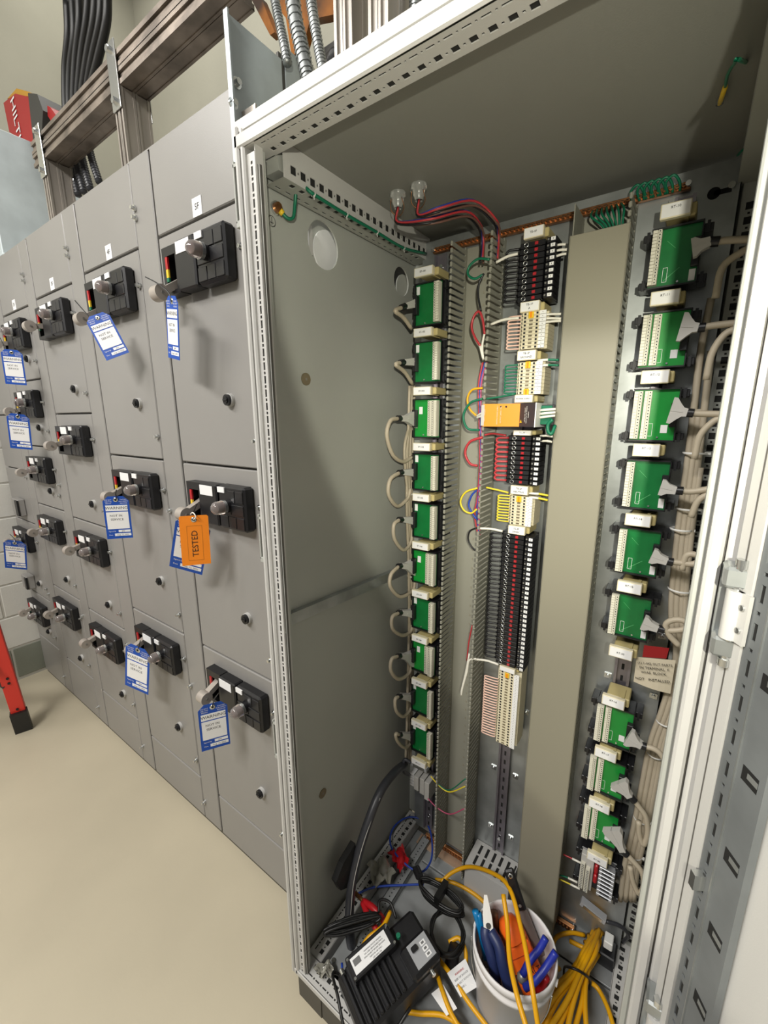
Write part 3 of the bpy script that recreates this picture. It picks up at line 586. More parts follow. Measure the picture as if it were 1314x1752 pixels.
# ================================================================== circuit boards
ORD = ['first', 'second', 'third', 'fourth', 'fifth', 'sixth', 'seventh', 'eighth', 'ninth', 'tenth']
_bm = {}
def board(xc, zc, s, dual, label, grp):
    key = (s, dual); t = thing('terminal_board', label, 'circuit board', (xc, .53, zc), grp); g = 'pcb2' if dual else 'pcb'
    if key not in _bm:
        d = {}
        b = MB().box(-.041, .041, .512, .545, -.0535, .0535, M['black'], .002)
        for sz in (-1, 1): b.box(-.041, .041, .490, .515, sz*.0505, sz*.0535, M['black'])
        b.box(-s*.041, -s*.039, .49, .515, -.0535, .0535, M['black'])
        d['carrier'] = b.mesh('carrier')
        b = MB()
        d['foot'] = MB().box(-.008, .008, .505, .55, -.007, .007, M['black'], .001).box(-.0025, .0025, .5, .508, -.01, .01, M['black']).mesh('mounting_foot')
        b = MB().box(-.0385, .0385, .497, .4995, -.0505, .0505, M[g])
        if not dual:
            b.prism([(-s*.01, -.02), (-s*.012, -.02), (s*.012, -.04), (s*.014, -.04)], (0, .4968, 0), X, Z, Y, .0001, M['pcbtrace']) if s < 0 else None
            b.prism([(-s*.0, .015), (-s*.001, .015), (s*.014, .03), (s*.015, .03)], (0, .4968, 0), X, Z, Y, .0001, M['pcbtrace']) if s < 0 else None
        zz = -.03 if s < 0 else -.035
        xx = s*.012 if not dual else s*.004
        for q in ((xx-.004, xx+.004, zz-.013, zz-.0124), (xx-.004, xx+.004, zz+.0124, zz+.013), (xx-.004, xx-.0034, zz-.013, zz+.013), (xx+.0034, xx+.004, zz-.013, zz+.013)):
            if s < 0: b.box(q[0], q[1], .4965, .497, q[2], q[3], M['paper'])
        b.cyl((-s*.03, .497, .02), (-s*.03, .495, .02), .002, M['zinc'], 6).cyl((-s*.01, .497, -.045), (-s*.01, .495, -.045), .002, M['zinc'], 6)
        d['pcb'] = b.mesh('circuit_board')
        d['strips'] = []
        for a0, a1, y0 in ([(.0235, .0385, .480)] if not dual else [(.0075, .0205, .486), (.0235, .0385, .480)]):
            b = MB().box(s*a0, s*a1, y0+.004, .497, -.048, .048, M['term'])
            n = 16
            for k in range(n):
                z = -.045+.09*k/(n-1); b.box(s*(a0+.0005), s*(a0+.0058), y0, y0+.004, z-.0026, z+.0026, M['term']).box(s*(a0+.0072), s*(a1-.0005), y0, y0+.004, z-.0026, z+.0026, M['term'])
                b.box(s*(a0+.002), s*(a0+.0042), y0-.0003, y0, z-.0012, z+.0012, M['blackm'])
            b.box(s*a0, s*a1, y0+.001, y0+.0045, -.048, -.0472, M['term']); d['strips'].append(b.mesh('terminal_strip'))
        zs_ = (.027, .047) if s > 0 else (-.047, -.027)
        xs_ = (-.037, -.027) if not dual or s < 0 else (-.018, -.008)
        if dual and s < 0: xs_ = (-.026, -.014); zs_ = (-.036, -.02)
        if dual and s > 0: zs_ = (.012, .032); xs_ = (-.025, -.014)
        d['stick'] = MB().box(s*xs_[0], s*xs_[1], .4962, .497, zs_[0], zs_[1], M['paper']).mesh('sticker')
        d['sock'] = MB().box(-s*.0405, -s*.028, .482, .497, -.024, .024, M['black'], .001).mesh('connector_socket')
        _bm[key] = d
    d = _bm[key]; P_ = T(xc, 0, zc)
    obj('carrier', d['carrier'], t, P_); obj('circuit_board', d['pcb'], t, P_)
    for q in d['strips']: obj('terminal_strip', q, t, P_)
    obj('sticker', d['stick'], t, P_); obj('connector_socket', d['sock'], t, P_)
    for sx in (-1, 1):
        for sz in (-1, 1): obj('mounting_foot', d['foot'], t, T(xc+sx*.0475, 0, zc+sz*.043))
def hood(b, p0, p1, hz, m, th=.0075):
    p0, p1 = Vector(p0), Vector(p1); d = (p1-p0).normalized(); L = (p1-p0).length; a = (Z-d*d.z).normalized(); c = d.cross(a)
    prof = [(0, hz), (.22, hz), (.5, hz*.62), (.75, .0085), (1, .0075)]; vs = []
    for f, q in prof:
        for i, j in ((-1, -1), (1, -1), (1, 1), (-1, 1)): vs.append(p0+d*(L*f)+a*(q*i)+c*(th*j))
    n = len(prof); b.add(vs, [(4*i+k, 4*i+(k+1) % 4, 4*i+4+(k+1) % 4, 4*i+4+k) for i in range(n-1) for k in range(4)]+[(3, 2, 1, 0), (4*n-4, 4*n-3, 4*n-2, 4*n-1)], m)
    b.obox(p0+d*(L*.36), d, a, c, L*.36, .001, th+.0008, m)
def lead(base, tip, boot, path, hz, r, label, grp, n=8):
    t = thing('data_cable', label, 'cable', base, grp)
    b = MB(); hood(b, base, tip, hz, M['hood']); obj('connector_hood', b, t)
    obj('boot', MB().cyl(tip, boot, .0085, M['black'], 10), t)
    obj('sheath', MB().tube([Vector(tip)*.3+Vector(boot)*.7]+list(path), r, M['cable'], n), t)
LZ = [1.872, 1.7265, 1.577, 1.4265, 1.2825, 1.138, .985, .8365, .6835, .532]
LX = [.0925, .093, .0935, .0945, .095, .0955, .0965, .0975, .0985, .0995]
LD = [0, 0, 1, 0, 0, 1, 0, 1, 0, 0]
LP = [[(716, 517), (693, 524), (686, 527), (676, 532), (690, 543), (704, 562)], [(716, 619), (691, 620), (684, 621), (677, 624), (692, 636), (706, 657)],
      [(714, 717), (685, 716), (680, 716), (668, 720), (662, 745), (672, 778), (690, 790), (705, 782)], [(712, 808), (688, 808), (682, 809), (668, 820), (665, 846), (680, 866), (698, 852), (702, 836)],
      [(710, 890), (688, 889), (682, 889), (674, 898), (675, 922), (690, 941), (703, 928), (705, 905)], [(710, 968), (686, 968), (681, 969), (669, 983), (668, 1004), (685, 1021), (706, 1010), (710, 995)],
      [(708, 1048), (686, 1048), (681, 1049), (671, 1056), (672, 1076), (688, 1087), (703, 1080), (705, 1062)], [(708, 1124), (685, 1122), (680, 1123), (670, 1128), (669, 1148), (682, 1162), (700, 1152), (704, 1135)],
      [(706, 1192), (686, 1191), (681, 1192), (676, 1197), (678, 1216), (690, 1226), (702, 1214), (704, 1200)], [(706, 1259), (686, 1257), (682, 1257), (677, 1256), (680, 1268), (692, 1279), (702, 1272), (703, 1262)]]
for i, z in enumerate(LZ):
    board(LX[i], z, 1, LD[i], '%s green terminal board from the top of the column beside the side panel' % ORD[i], 'green boards in the column beside the side panel')
    holder(LX[i]+.002, z+.073, 'ET-%d' % (101+i), label='cream label holder above the %s board of the side panel column' % ORD[i], w=.064)
    q = [at('x', .047, u, v) for u, v in LP[i]]; q[0].y = max(q[0].y, .478)
    lead(q[0]+Vector((.012, 0, 0)), q[1], q[2], q[3:], .028 if LD[i] else .017, .0055, 'grey cable plugged into the %s board of the side panel column' % ORD[i], 'grey looped cables of the side panel column')
holder(LX[9]+.004, .459, 'ET-111', label='cream label holder at the bottom of the side panel column', w=.064)
RZ = [1.879, 1.729, 1.583, 1.4375, 1.288, 1.134, .842, .694, .541]
RX = [.631, .632, .6325, .634, .6355, .636, .634, .632, .633]
RD = [0, 1, 1, 0, 0, 0, 1, 1, 1]
RP = [[(1184, 426), (1216, 414), (1231, 413), (1245, 411), (1288, 410), (1296, 418), (1268, 432), (1236, 458), (1224, 510)], [(1164, 560), (1195, 561), (1207, 560), (1220, 557), (1262, 553), (1266, 560), (1240, 572), (1218, 605), (1208, 650)],
      [(1147, 702), (1176, 706), (1187, 707), (1200, 708), (1236, 709), (1241, 714), (1222, 720), (1198, 745), (1188, 785)], [(1130, 833), (1157, 839), (1169, 840), (1182, 841), (1206, 838), (1222, 834), (1218, 842), (1195, 856), (1182, 885)],
      [(1115, 950), (1142, 960), (1152, 962), (1165, 963), (1186, 965), (1199, 957), (1190, 949), (1174, 951), (1167, 975)], [(1100, 1064), (1126, 1075), (1137, 1078), (1150, 1079), (1171, 1076), (1175, 1065), (1158, 1060), (1140, 1067), (1144, 1085), (1162, 1105)],
      [(1074, 1260), (1098, 1275), (1106, 1278), (1118, 1281), (1130, 1290), (1140, 1308), (1143, 1330)], [(1058, 1338), (1078, 1362), (1086, 1371), (1093, 1380), (1105, 1398), (1108, 1425), (1101, 1445), (1094, 1428), (1093, 1405)],
      [(1046, 1418), (1066, 1455), (1073, 1463), (1081, 1471), (1098, 1492), (1101, 1517), (1093, 1529), (1083, 1508), (1078, 1482)]]
for i, z in enumerate(RZ):
    board(RX[i], z, -1, RD[i], '%s green terminal board from the top of the column by the hinged post' % ORD[i], 'green boards in the column by the hinged post')
    holder(RX[i]-.002, z+.0745, 'RT-%d' % (10+i)+'|', label='cream label holder above the %s board of the hinged post column' % ORD[i], w=.056, h=.026, yf=.474)
    q = [at('y', .468, u, v) for u, v in RP[i]]
    lead(q[0], q[1], q[2], q[3:], .022 if i > 5 else .025 if RD[i] else .016, .0062, 'grey cable plugged into the %s board of the hinged post column' % ORD[i], 'grey looped cables of the hinged post column')
holder(.634, 1.047, 'RT-30', label='cream label holder on the bare rail above the handwritten note', w=.056, h=.026, yf=.474)
holder(.642, .453, 'RT-40', label='cream label holder above the board with silver fuse links', w=.056, h=.024, yf=.474)
def bundle(name, strands, r, ties, label, plane):
    t = thing(name, label, 'cable bundle', at(*plane, *strands[0][0]))
    for s in strands: obj('cable', MB().tube([at(*plane, u, v)+Vector((0, dy, 0)) for u, v, dy in [(p+(0,))[:3] for p in s]], r, M['cable'], 8), t)
    for u, v, rr in ties:
        p = at(*plane, u, v); obj('cable_tie', MB().lathe([(rr, -.002), (rr+.001, 0), (rr, .002)], p, M['white'], 16).obox(p+Vector((rr, -.002, 0)), X, Y, Z, .005, .0025, .0025, M['white']), t)
L1 = [(705, 660), (702, 760), (700, 860), (703, 960), (704, 1060), (702, 1160), (700, 1250), (698, 1300)]
bundle('cable_bundle', [[(u+dx, v) for u, v in L1] for dx in (-4, 0, 4)]+[[(700, 730), (692, 770), (697, 840), (703, 900), (704, 960)], [(702, 725), (696, 780), (702, 850), (706, 920)]], .0045, [(702, 845, .013), (703, 985, .012), (704, 1110, .012)], 'bundle of grey cables running down beside the side panel', ('x', .04))
R1 = [(1226, 510), (1208, 600), (1196, 700), (1184, 800), (1170, 900), (1160, 1000), (1158, 1060), (1166, 1110), (1158, 1160), (1140, 1220), (1122, 1270), (1106, 1350), (1092, 1420), (1078, 1480), (1070, 1540)]
bundle('cable_bundle', [[(u+dx, v) for u, v in R1[k:]] for dx, k in ((-9, 0), (0, 2), (9, 1), (14, 3))], .0065, [(1189, 775, .021), (1175, 870, .02), (1165, 905, .02), (1163, 1008, .022), (1138, 1235, .018), (1122, 1290, .018), (1098, 1400, .018), (1085, 1460, .018)], 'bundle of grey cables running down beside the hinged post', ('y', .525))

# fuse-link board, metal-shell connectors, small end terminals
t = thing('fuse_link_board', 'dark board with silver fuse links and two red handles at the column foot', 'circuit board', (.64, .53, .372))
obj('carrier', MB().box(.596, .684, .512, .545, .314, .430, M['black'], .002), t)
for sx in (.592, .688):
    for sz in (.325, .42): obj('mounting_foot', _bm[(-1, 1)]['foot'], t, T(sx, 0, sz))
obj('terminal_strip', MB().box(.6, .632, .494, .512, .32, .428, M['hood'], .001).box(.602, .612, .486, .494, .322, .405, M['term']).box(.615, .625, .482, .494, .322, .398, M['term']), t)
b = MB()
for k in range(14): b.box(.604, .610, .4855, .487, .325+.0057*k, .3275+.0057*k, M['inkgrey']).box(.617, .623, .4815, .483, .324+.0052*k, .3262+.0052*k, M['inkgrey'])
stuff(obj('clamp_openings', b, t))
for k in range(8): obj('fuse_link', MB().box(.645, .682, .492, .512, .322+.0125*k, .3298+.0125*k, M['silverp'], .001).box(.652, .675, .4905, .492, .3245+.0125*k, .3272+.0125*k, M['blackm']), t)
for z in (.405, .372): obj('red_handle', MB().box(.634, .643, .488, .512, z-.014, z+.014, M['red'], .003), t)
def dshell(pa, pb, hz, label, path, r=.006):
    t = thing('metal_connector', label, 'connector', pa); pa, pb = Vector(pa), Vector(pb); d = (pb-pa).normalized(); c = d.cross(Y)
    obj('shell', MB().obox((pa+pb)/2, d, Y, c, (pb-pa).length/2, .010, hz, M['silverp']).obox((pa+pb)/2+Y*.0, d, Y, c, (pb-pa).length/2-.008, .012, hz*.8, M['zinc']), t)
    obj('sheath', MB().tube(path, r, M['rubberg'], 8), t)
dshell(at('y', .48, 706, 1303), at('y', .48, 732, 1316), .007, 'silver shell connector at the foot of the side panel column', [at('y', .47, 703, 1305), at('x', .05, 692, 1300), at('x', .05, 690, 1318), at('x', .05, 700, 1326)])
dshell(at('y', .48, 994, 1540), at('y', .48, 1036, 1574), .006, 'silver shell connector under the fuse link board', [at('y', .48, 1036, 1576), at('y', .5, 1062, 1585), at('y', .52, 1075, 1600), at('y', .54, 1066, 1612)], .005)
t = thing('end_terminals', 'small grey terminal blocks below the silver connector', 'terminal block', (.095, .53, .345))
for k in range(3): obj('terminal_slice', MB().box(.068+.021*k, .086+.021*k, .495+.004*(k % 2), .55, .318-.008*k, .372, M['hood'], .001), t)
b = MB()
for k in range(5): b.box(.05, .066, .5, .53, .322+.011*k, .329+.011*k, M['paper'])
stuff(obj('marker_strip', b, t))

# ================================================================== terminal rows on the middle rail
FB = {}
b = MB().box(.33, .412, .492, .535, -.006, .006, M['black'], .0006).box(.338, .392, .474, .492, -.0056, .0056, M['black'], .001).box(.396, .4165, .472, .515, -.0056, .0056, M['black'], .001)
b.lathe([(.0042, .0), (.0052, .0), (.0052, -.002), (.0042, -.002)], (.352, .4735, 0), M['zinc'], 12, Y).box(.332, .336, .4915, .492, -.003, .003, M['darkgap']).cyl((.400, .4695, .0), (.400, .4685, .0), .0022, M['steel'], 6); FB['b'] = b.mesh('fuse_block')
FB['led'] = MB().box(.370, .3775, .4715, .4745, -.0034, .0034, M['redled'], .001).mesh('red_indicator')
FB['mk'] = MB().box(.4055, .4145, .4685, .4702, -.0034, .0034, M['paper']).box(.4095, .4105, .4683, .4686, -.0015, .0015, M['ink']).mesh('marker')
def jumper(c, p, xo=.304, r=.0027):
    return MB().tube([(.334, .488, 0), (.318, .483, .0003), (xo+.006, .481, .0005), (xo, .481, p*.5), (xo+.006, .481, p-.0005), (.318, .483, p-.0003), (.334, .488, p)], r, M[c], 6, 3).mesh('jumper_wire')
def fuse_row(z1, z0, n, label, wire):
    t = thing('fuse_block_row', label, 'terminal row', (.37, .54, z0), 'rows of black fuse blocks'); p = (z1-z0)/n; jm = jumper(wire, p)
    for k in range(n):
        z = z0+p*(k+.5); S = T(0, 0, z) @ Matrix.Diagonal((1, 1, p/.0127, 1))
        f = obj('fuse_block', FB['b'], t, S); obj('red_indicator', FB['led'], f, S); obj('marker', FB['mk'], f, S)
        if k < n-1: obj('jumper_wire', jm, t, T(0, 0, z))
b = MB().box(.342, .407, .492, .545, -.0039, .0039, M['cream'], .0004).box(.352, .392, .477, .492, -.0038, .0038, M['cream'], .0004)
b.box(.356, .3605, .4765, .4775, -.0022, .0022, M['blackm']).box(.368, .376, .4762, .4775, -.0012, .0026, M['bronze']).box(.383, .3875, .4765, .4775, -.0022, .0022, M['blackm']).box(.3455, .349, .4912, .4925, -.002, .002, M['blackm'])
FB['t'] = b.mesh('terminal'); FB['tm'] = MB().box(.391, .405, .4755, .478, -.0036, .0036, M['paper']).box(.397, .398, .4753, .4756, -.001, .001, M['ink']).mesh('marker')
def term_row(z1, z0, n, label, wire, bridges, jx=.316, nj=None):
    t = thing('terminal_row', label, 'terminal row', (.37, .54, z0), 'rows of cream terminals'); p = (z1-z0)/n; jm = MB().tube([(.345, .488, 0), (.335, .485, 0), (jx+.004, .483, .0005), (jx, .483, p*.5), (jx+.004, .483, p-.0005), (.335, .485, p), (.345, .488, p)], .0019, M[wire], 6, 3).mesh('jumper_wire')
    for k in range(n):
        z = z0+p*(k+.5); S = T(0, 0, z) @ Matrix.Diagonal((1, 1, p/.0081, 1))
        f = obj('terminal', FB['t'], t, S); obj('marker', FB['tm'], f, S)
        if k < (nj or n-1): obj('jumper_wire', jm, t, T(0, 0, z))
    for zb in bridges: obj('bridge', MB().box(.366, .378, .4735, .477, zb-.0075, zb+.0075, M['yellow'], .001).box(.370, .374, .472, .4735, zb-.006, zb+.006, M['orange']), t)
fuse_row(1.957, 1.835, 10, 'topmost row of black fuse blocks with red indicators', 'bwire')
term_row(1.813, 1.733, 10, 'cream terminal row with pale pink jumper loops', 'pink', [1.806])
term_row(1.705, 1.632, 9, 'cream terminal row with green jumper loops above the orange unit', 'green', [1.698, 1.637])
fuse_row(1.536, 1.418, 10, 'row of black fuse blocks with red jumper loops below the orange unit', 'rwire')
term_row(1.389, 1.314, 10, 'cream terminal row with yellow jumper loops', 'ywire', [1.381])
fuse_row(1.290, .918, 29, 'long row of twenty-nine black fuse blocks', 'bwire')
term_row(.900, .668, 27, 'long cream terminal row with pink jumper loops at the foot of the rail', 'pink', [.890], .306, 22)
holder(.370, 1.973, 'TS-1F', label='cream label holder above the topmost row of black fuse blocks'); holder(.372, 1.823, 'TB-1F|A', label='cream label holder under the topmost row of black fuse blocks')
holder(.372, 1.719, 'TB-1F|GROUND', label='cream label holder between the two upper cream terminal rows'); holder(.372, 1.622, 'POWER SUPPLY', label='cream label holder reading power supply', h=.018)
holder(.374, 1.543, 'TS-2F', label='narrow cream label holder under the orange unit', h=.012); holder(.376, 1.404, 'TB-2F|NEUTRAL', label='cream label holder above the yellow jumper loops')
holder(.376, 1.302, 'TS-3F|24VDC', label='cream label holder on top of the long black fuse row'); holder(.376, .909, '', label='plain end clamp between the long black row and the long cream row', h=.014)
# power supply
t = thing('power_supply', 'orange and black power supply unit across the middle rail', 'power supply', (.34, .5, 1.585)); z0, z1 = 1.558, 1.611
obj('housing', MB().box(.290, .405, .47, .545, z0, z1, M['charcoal'], .001).box(.279, .287, .436, .5, z0+.002, z1-.002, M['hood']), t)
b = MB(); b.add([(.284, .436, z0), (.368, .452, z0), (.368, .452, z1), (.284, .436, z1), (.284, .47, z0), (.368, .47, z0), (.368, .47, z1), (.284, .47, z1)], [(0, 1, 2, 3), (4, 0, 3, 7), (0, 4, 5, 1), (3, 2, 6, 7)], M['orange']); obj('orange_faceplate', b, t)
b = MB(); b.add([(.368, .452, z0), (.414, .416, z0), (.414, .416, z1), (.368, .452, z1), (.368, .47, z0), (.414, .47, z0), (.414, .47, z1), (.368, .47, z1)], [(0, 1, 2, 3), (1, 5, 6, 2), (0, 4, 5, 1), (3, 2, 6, 7)], M['charcoal']); b.box(.414, .416, .414, .5, z0, z1, M['paper']); obj('black_faceplate', b, t)
fo = frame((.318, .4415, 1.585), Z, Vector((-.084, -.016, 0)), Vector((.016, -.084, 0))); 
for s, o in (('OUTPUT 24VDC 10A', -.008), ('SWITCH MODE SUPPLY', 0), ('INPUT 100-240V', .03)): obj('lettering', text(s, .0042, M['cream']), t, fo @ T(0, o, .001))
fb_ = frame((.391, .434, 1.585), Z, Vector((-.046, .036, 0)), Vector((-.036, -.046, 0)))
for s, o in (('CLASS 2', -.006), ('COUNTRY OF ORIGIN', .001), ('LISTED IND. CONT.', .007)): obj('lettering', text(s, .0038, M['white']), t, fb_ @ T(0, o, .001))
obj('warning_triangle', MB().prism([(-.004, -.003), (.004, -.003), (0, .004)], (.373, .4475, z0+.012), Vector((.04, -.028, 0)).normalized(), Z, Vector((-.028, -.04, 0)).normalized(), .0004, M['yellow']), t)
for k in range(2): obj('adjuster', MB().cyl((.325+.012*k, .4435+.002*k, 1.604), (.325+.012*k, .4425+.002*k, 1.604), .0022, M['blackm'], 8), t)
obj('output_terminals', MB().box(.41, .445, .455, .53, z0+.004, z1-.004, M['charcoal'], .001).box(.411, .44, .452, .456, z0+.006, z1-.006, M['green']), t)
for k in range(3): obj('wire_sleeve', MB().tube([(.416, .446, 1.595-.008*k), (.432, .444, 1.596-.0075*k), (.448, .45, 1.597-.007*k)], .0028, M['wwire'], 8), t)
obj('output_wire', MB().tube([at('y', .45, 946, 718), at('y', .45, 938, 726), at('y', .45, 938, 738), at('y', .45, 944, 742), at('y', .46, 950, 728)], .004, M['green'], 8), t)
for k in range(2): obj('input_wire', MB().tube([at('y', .445, 833, 706+5*k), at('y', .445, 824, 707+5*k), at('y', .46, 816, 712+3*k)], .0026, M['wwire'], 8), t)

# ================================================================== loose wires in and around the open duct
def wire(pts, c, r, label, y=.478, ring=None, name='loop_wire', extra=()):
    b = MB().tube([at('y', y, *p) for p in pts], r, M[c], 8)
    for e in extra: b.tube([at('y', y, *p) for p in e], r, M[c], 8)
    return single(name, b, label, 'wire')
wire([(838, 444), (818, 443), (803, 456), (801, 470), (812, 477), (826, 470)], 'green', .003, 'green wire loop at the top of the open duct')
wire([(828, 468), (820, 484), (818, 505), (823, 533)], 'bwire', .0026, 'black wire hanging in the open duct under the green loop')
wire([(829, 572), (826, 548), (820, 533), (811, 541), (807, 560), (813, 578), (822, 592)], 'rwire', .003, 'red wire loop in the upper part of the open duct')
wire([(829, 570), (825, 592), (827, 615)], 'wwire', .0028, 'white sleeved wire below the upper red loop', extra=[[(821, 590), (826, 612)]])
for c, dx, lab in (('rwire', 0, 'red'), ('blue', 4, 'blue'), ('pinkw', 7, 'magenta')):
    wire([(826+dx, 620), (819+dx*.6, 660), (820+dx*.5, 720), (821+dx*.4, 790), (817+dx*.3, 850), (812+dx, 880), (818+dx*.5, 915)], c, .0024, 'long %s wire running down the open duct' % lab, .49)
wire([(826, 664), (808, 667), (800, 682), (804, 700), (816, 712)], 'yelcab', .0028, 'amber wire loop beside the orange unit', .472)
wire([(826, 682), (804, 690), (793, 712), (800, 733), (820, 736)], 'green', .003, 'green wire loop beside the orange unit', .466)
wire([(826, 748), (804, 756), (796, 775), (804, 793), (817, 797)], 'rwire', .0034, 'red wire loop below the orange unit', .468)
wire([(817, 835), (797, 842), (788, 858), (794, 873), (806, 878), (816, 871)], 'ywire', .0026, 'yellow wire loop in the open duct', .47)
wire([(816, 838), (807, 848), (802, 864), (808, 878), (815, 888)], 'blue', .0026, 'blue wire loop behind the yellow loop', .475)
wire([(816, 903), (804, 909), (801, 922), (806, 934), (813, 942)], 'bwire', .0024, 'black wire loop below the yellow loop', .47)
wire([(808, 1070), (802, 1100), (799, 1130)], 'rwire', .0022, 'thin red wire low in the open duct', .49)
wire([(815, 1127), (803, 1130), (799, 1150), (792, 1175), (789, 1190)], 'wwire', .0026, 'white wire pair hanging low in the open duct', .475, extra=[[(803, 1118), (797, 1150), (788, 1188)]])
wire([(737, 1328), (752, 1345), (770, 1355), (797, 1345)], 'ywire', .002, 'yellow wire crossing from the end terminals to the duct', .48)
wire([(745, 1338), (768, 1352), (797, 1332)], 'green', .0018, 'thin green wire crossing from the end terminals to the duct', .48)
wire([(732, 1366), (748, 1382), (770, 1393), (796, 1383)], 'pinkw', .002, 'magenta wire crossing from the end terminals to the duct', .48)
for (p, lab) in (([(849, 449), (868, 439), (886, 434)], 'white sleeved wire into the topmost black row'), ([(840, 555), (862, 547), (888, 544)], 'white sleeved wire into the pale pink row'),
                 ([(820, 904), (840, 905), (860, 909)], 'white sleeved wire into the long black row'), ([(812, 1128), (832, 1130), (853, 1137)], 'white sleeved wire into the long pink row')):
    wire(p, 'wwire', .0032, lab, .478, name='sleeved_wire')
wire([(832, 834), (850, 838), (870, 843)], 'ywire', .0024, 'yellow wire into the yellow looped terminal row', .48, name='sleeved_wire')
wire([(824, 746), (842, 742), (866, 745)], 'rwire', .0024, 'red wire into the black row below the orange unit', .48, name='sleeved_wire')
wire([(826, 683), (850, 680), (882, 674)], 'green', .0024, 'green wire into the green looped terminal row', .48, name='sleeved_wire')
k = 0
for c, rows in (('wwire', [(948, 421, 968, 418), (948, 430, 970, 427), (948, 440, 969, 434), (924, 540, 960, 537), (924, 546, 960, 545), (924, 553, 960, 549), (924, 746, 946, 747), (924, 755, 945, 756)]), ('green', [(920, 617, 956, 616), (920, 626, 956, 625)]), ('ywire', [(905, 844, 939, 848), (905, 851, 938, 856)])):
    nm = {'wwire': 'white', 'green': 'green', 'ywire': 'yellow'}[c]
    for a in rows:
        k += 1; pos = ORD[[r_[1] for r_ in rows].index(a[1])]
        t = wire([(a[0], a[1]), ((a[0]+a[2])/2, (a[1]+a[3])/2-1), (a[2], a[3])], c, .0026, '%s %s wire from the top running from the terminals into the covered duct' % (pos, nm), .482, name='sleeved_wire')
        if c != 'wwire': obj('wire_sleeve', MB().tube([at('y', .482, a[0], a[1]), at('y', .482, a[0]*.5+a[2]*.5, a[1]*.5+a[3]*.5-1)], .003, M['wwire'], 8, 0), t)
for pts, c, lab in (([(964, 1462), (979, 1469)], 'rwire', 'red'), ([(957, 1497), (972, 1502)], 'green', 'green'), ([(957, 1504), (976, 1513)], 'ywire', 'yellow')):
    a, b_ = pts; e = (b_[0]+16, b_[1]+8)
    t = wire([a, b_, e], c, .002, 'short %s wire out of the fuse link board' % lab, .49, name='sleeved_wire'); obj('wire_sleeve', MB().tube([at('y', .49, *b_), at('y', .49, *e)], .0028, M['wwire'], 8, 0), t)

# ------------------------------------------------------------------ handwritten note
a, b_, c_, d_ = [at('y', .50, u, v) for u, v in ((1089, 1124), (1156, 1130), (1147, 1187), (1084, 1166))]
rx = (b_-a).normalized(); up_ = (rx.cross(Y)).normalized()*1; up_ = up_ if up_.z > 0 else -up_
mb = MB(); n = 6; vs = []
for i in range(n+1):
    for j in range(n+1):
        f, g = i/n, j/n; p = (a*(1-f)+b_*f)*(1-g)+(d_*(1-f)+c_*f)*g; p.y -= .006*math.sin(math.pi*f)*g; vs.append(p)
fs = [(i*(n+1)+j, (i+1)*(n+1)+j, (i+1)*(n+1)+j+1, i*(n+1)+j+1) for i in range(n) for j in range(n)]
mb.add(vs, fs, mat('note_paper', 'c9bfa8', .7)); vs2 = [v+Vector((0, .0006, 0)) for v in vs]; mb.add(vs2, [f[::-1] for f in fs], M['cream'])
nt = single('paper_note', mb, 'handwritten paper note stuck to the back plate with red tape', 'note')
for k, (s, sz) in enumerate((('(1) 1-442 OUT PARTS', .0072), ('IN TERMINAL  F', .0082), ('W/AS  BLOCK', .0078), ('NOT   INSTALLED', .0084))):
    p = a*.5+b_*.5-Z*(.010+.0115*k+(.006 if k == 3 else 0)); p.y = .4925
    obj('lettering', text(s, sz, M['ink']), nt, frame(p, rx, up_, -Y))
q = [at('y', .4985, u, v) for u, v in ((1102, 1104), (1145, 1109), (1140, 1127), (1099, 1124))]
mb = MB(); mb.add(q+[v+Y*.0005 for v in q], [(0, 1, 2, 3), (7, 6, 5, 4)], M['reddark']); obj('red_tape', mb, nt)
# small cage nuts and screws on the back plate
for u, v in ((900, 1218), (845, 1312), (882, 1328), (840, 1412), (874, 1433), (912, 800), (905, 965), (1040, 1155), (1118, 1190), (1133, 1088)):
    p = at('y', .56, u, v); obj('plate_clip', MB().box(p.x-.008, p.x+.008, .557, .56, p.z-.007, p.z+.007, M['zinc']).cyl(p, p-Y*.007, .004, M['zinc'], 8), mp)

# ================================================================== things lying in the enclosure
def zt(z, pts): return [at('z', z, u, v) for u, v in pts]
t = thing('flexible_conduit', 'thick dark grey flexible conduit curving down from the side panel column', 'conduit', at('x', .05, 690, 1310))
cp = [at('y', .47, 692, 1308), at('x', .055, 672, 1325), at('x', .06, 648, 1360), at('x', .06, 622, 1430), at('x', .06, 604, 1500), at('x', .065, 598, 1560), at('x', .08, 600, 1610), at('x', .10, 612, 1660)]
obj('sheath', MB().tube(cp, .0135, M['rubberg'], 12), t)
obj('printed_stripe', MB().tube([p+Vector((.011, -.0085, .003)) for p in cp[2:6]], .0012, M['hood'], 4), t)
wire_pts = [zt(.12, [(735, 1405), (700, 1398), (674, 1415), (668, 1445), (690, 1475), (720, 1492), (738, 1470), (738, 1430), (728, 1402)]), zt(.13, [(600, 1535), (640, 1518), (700, 1514), (725, 1513)]), zt(.13, [(585, 1648), (588, 1675), (605, 1698), (620, 1712)])]
for q, lab in zip(wire_pts, ('thin blue cable in a round loop over the floor below the side panel column', 'thin blue cable crossing the floor plate towards the coiled black cable', 'thin blue cable dropping beside the front base rail')):
    single('blue_cable', MB().tube(q, .0032, M['blue'], 8), lab, 'cable')
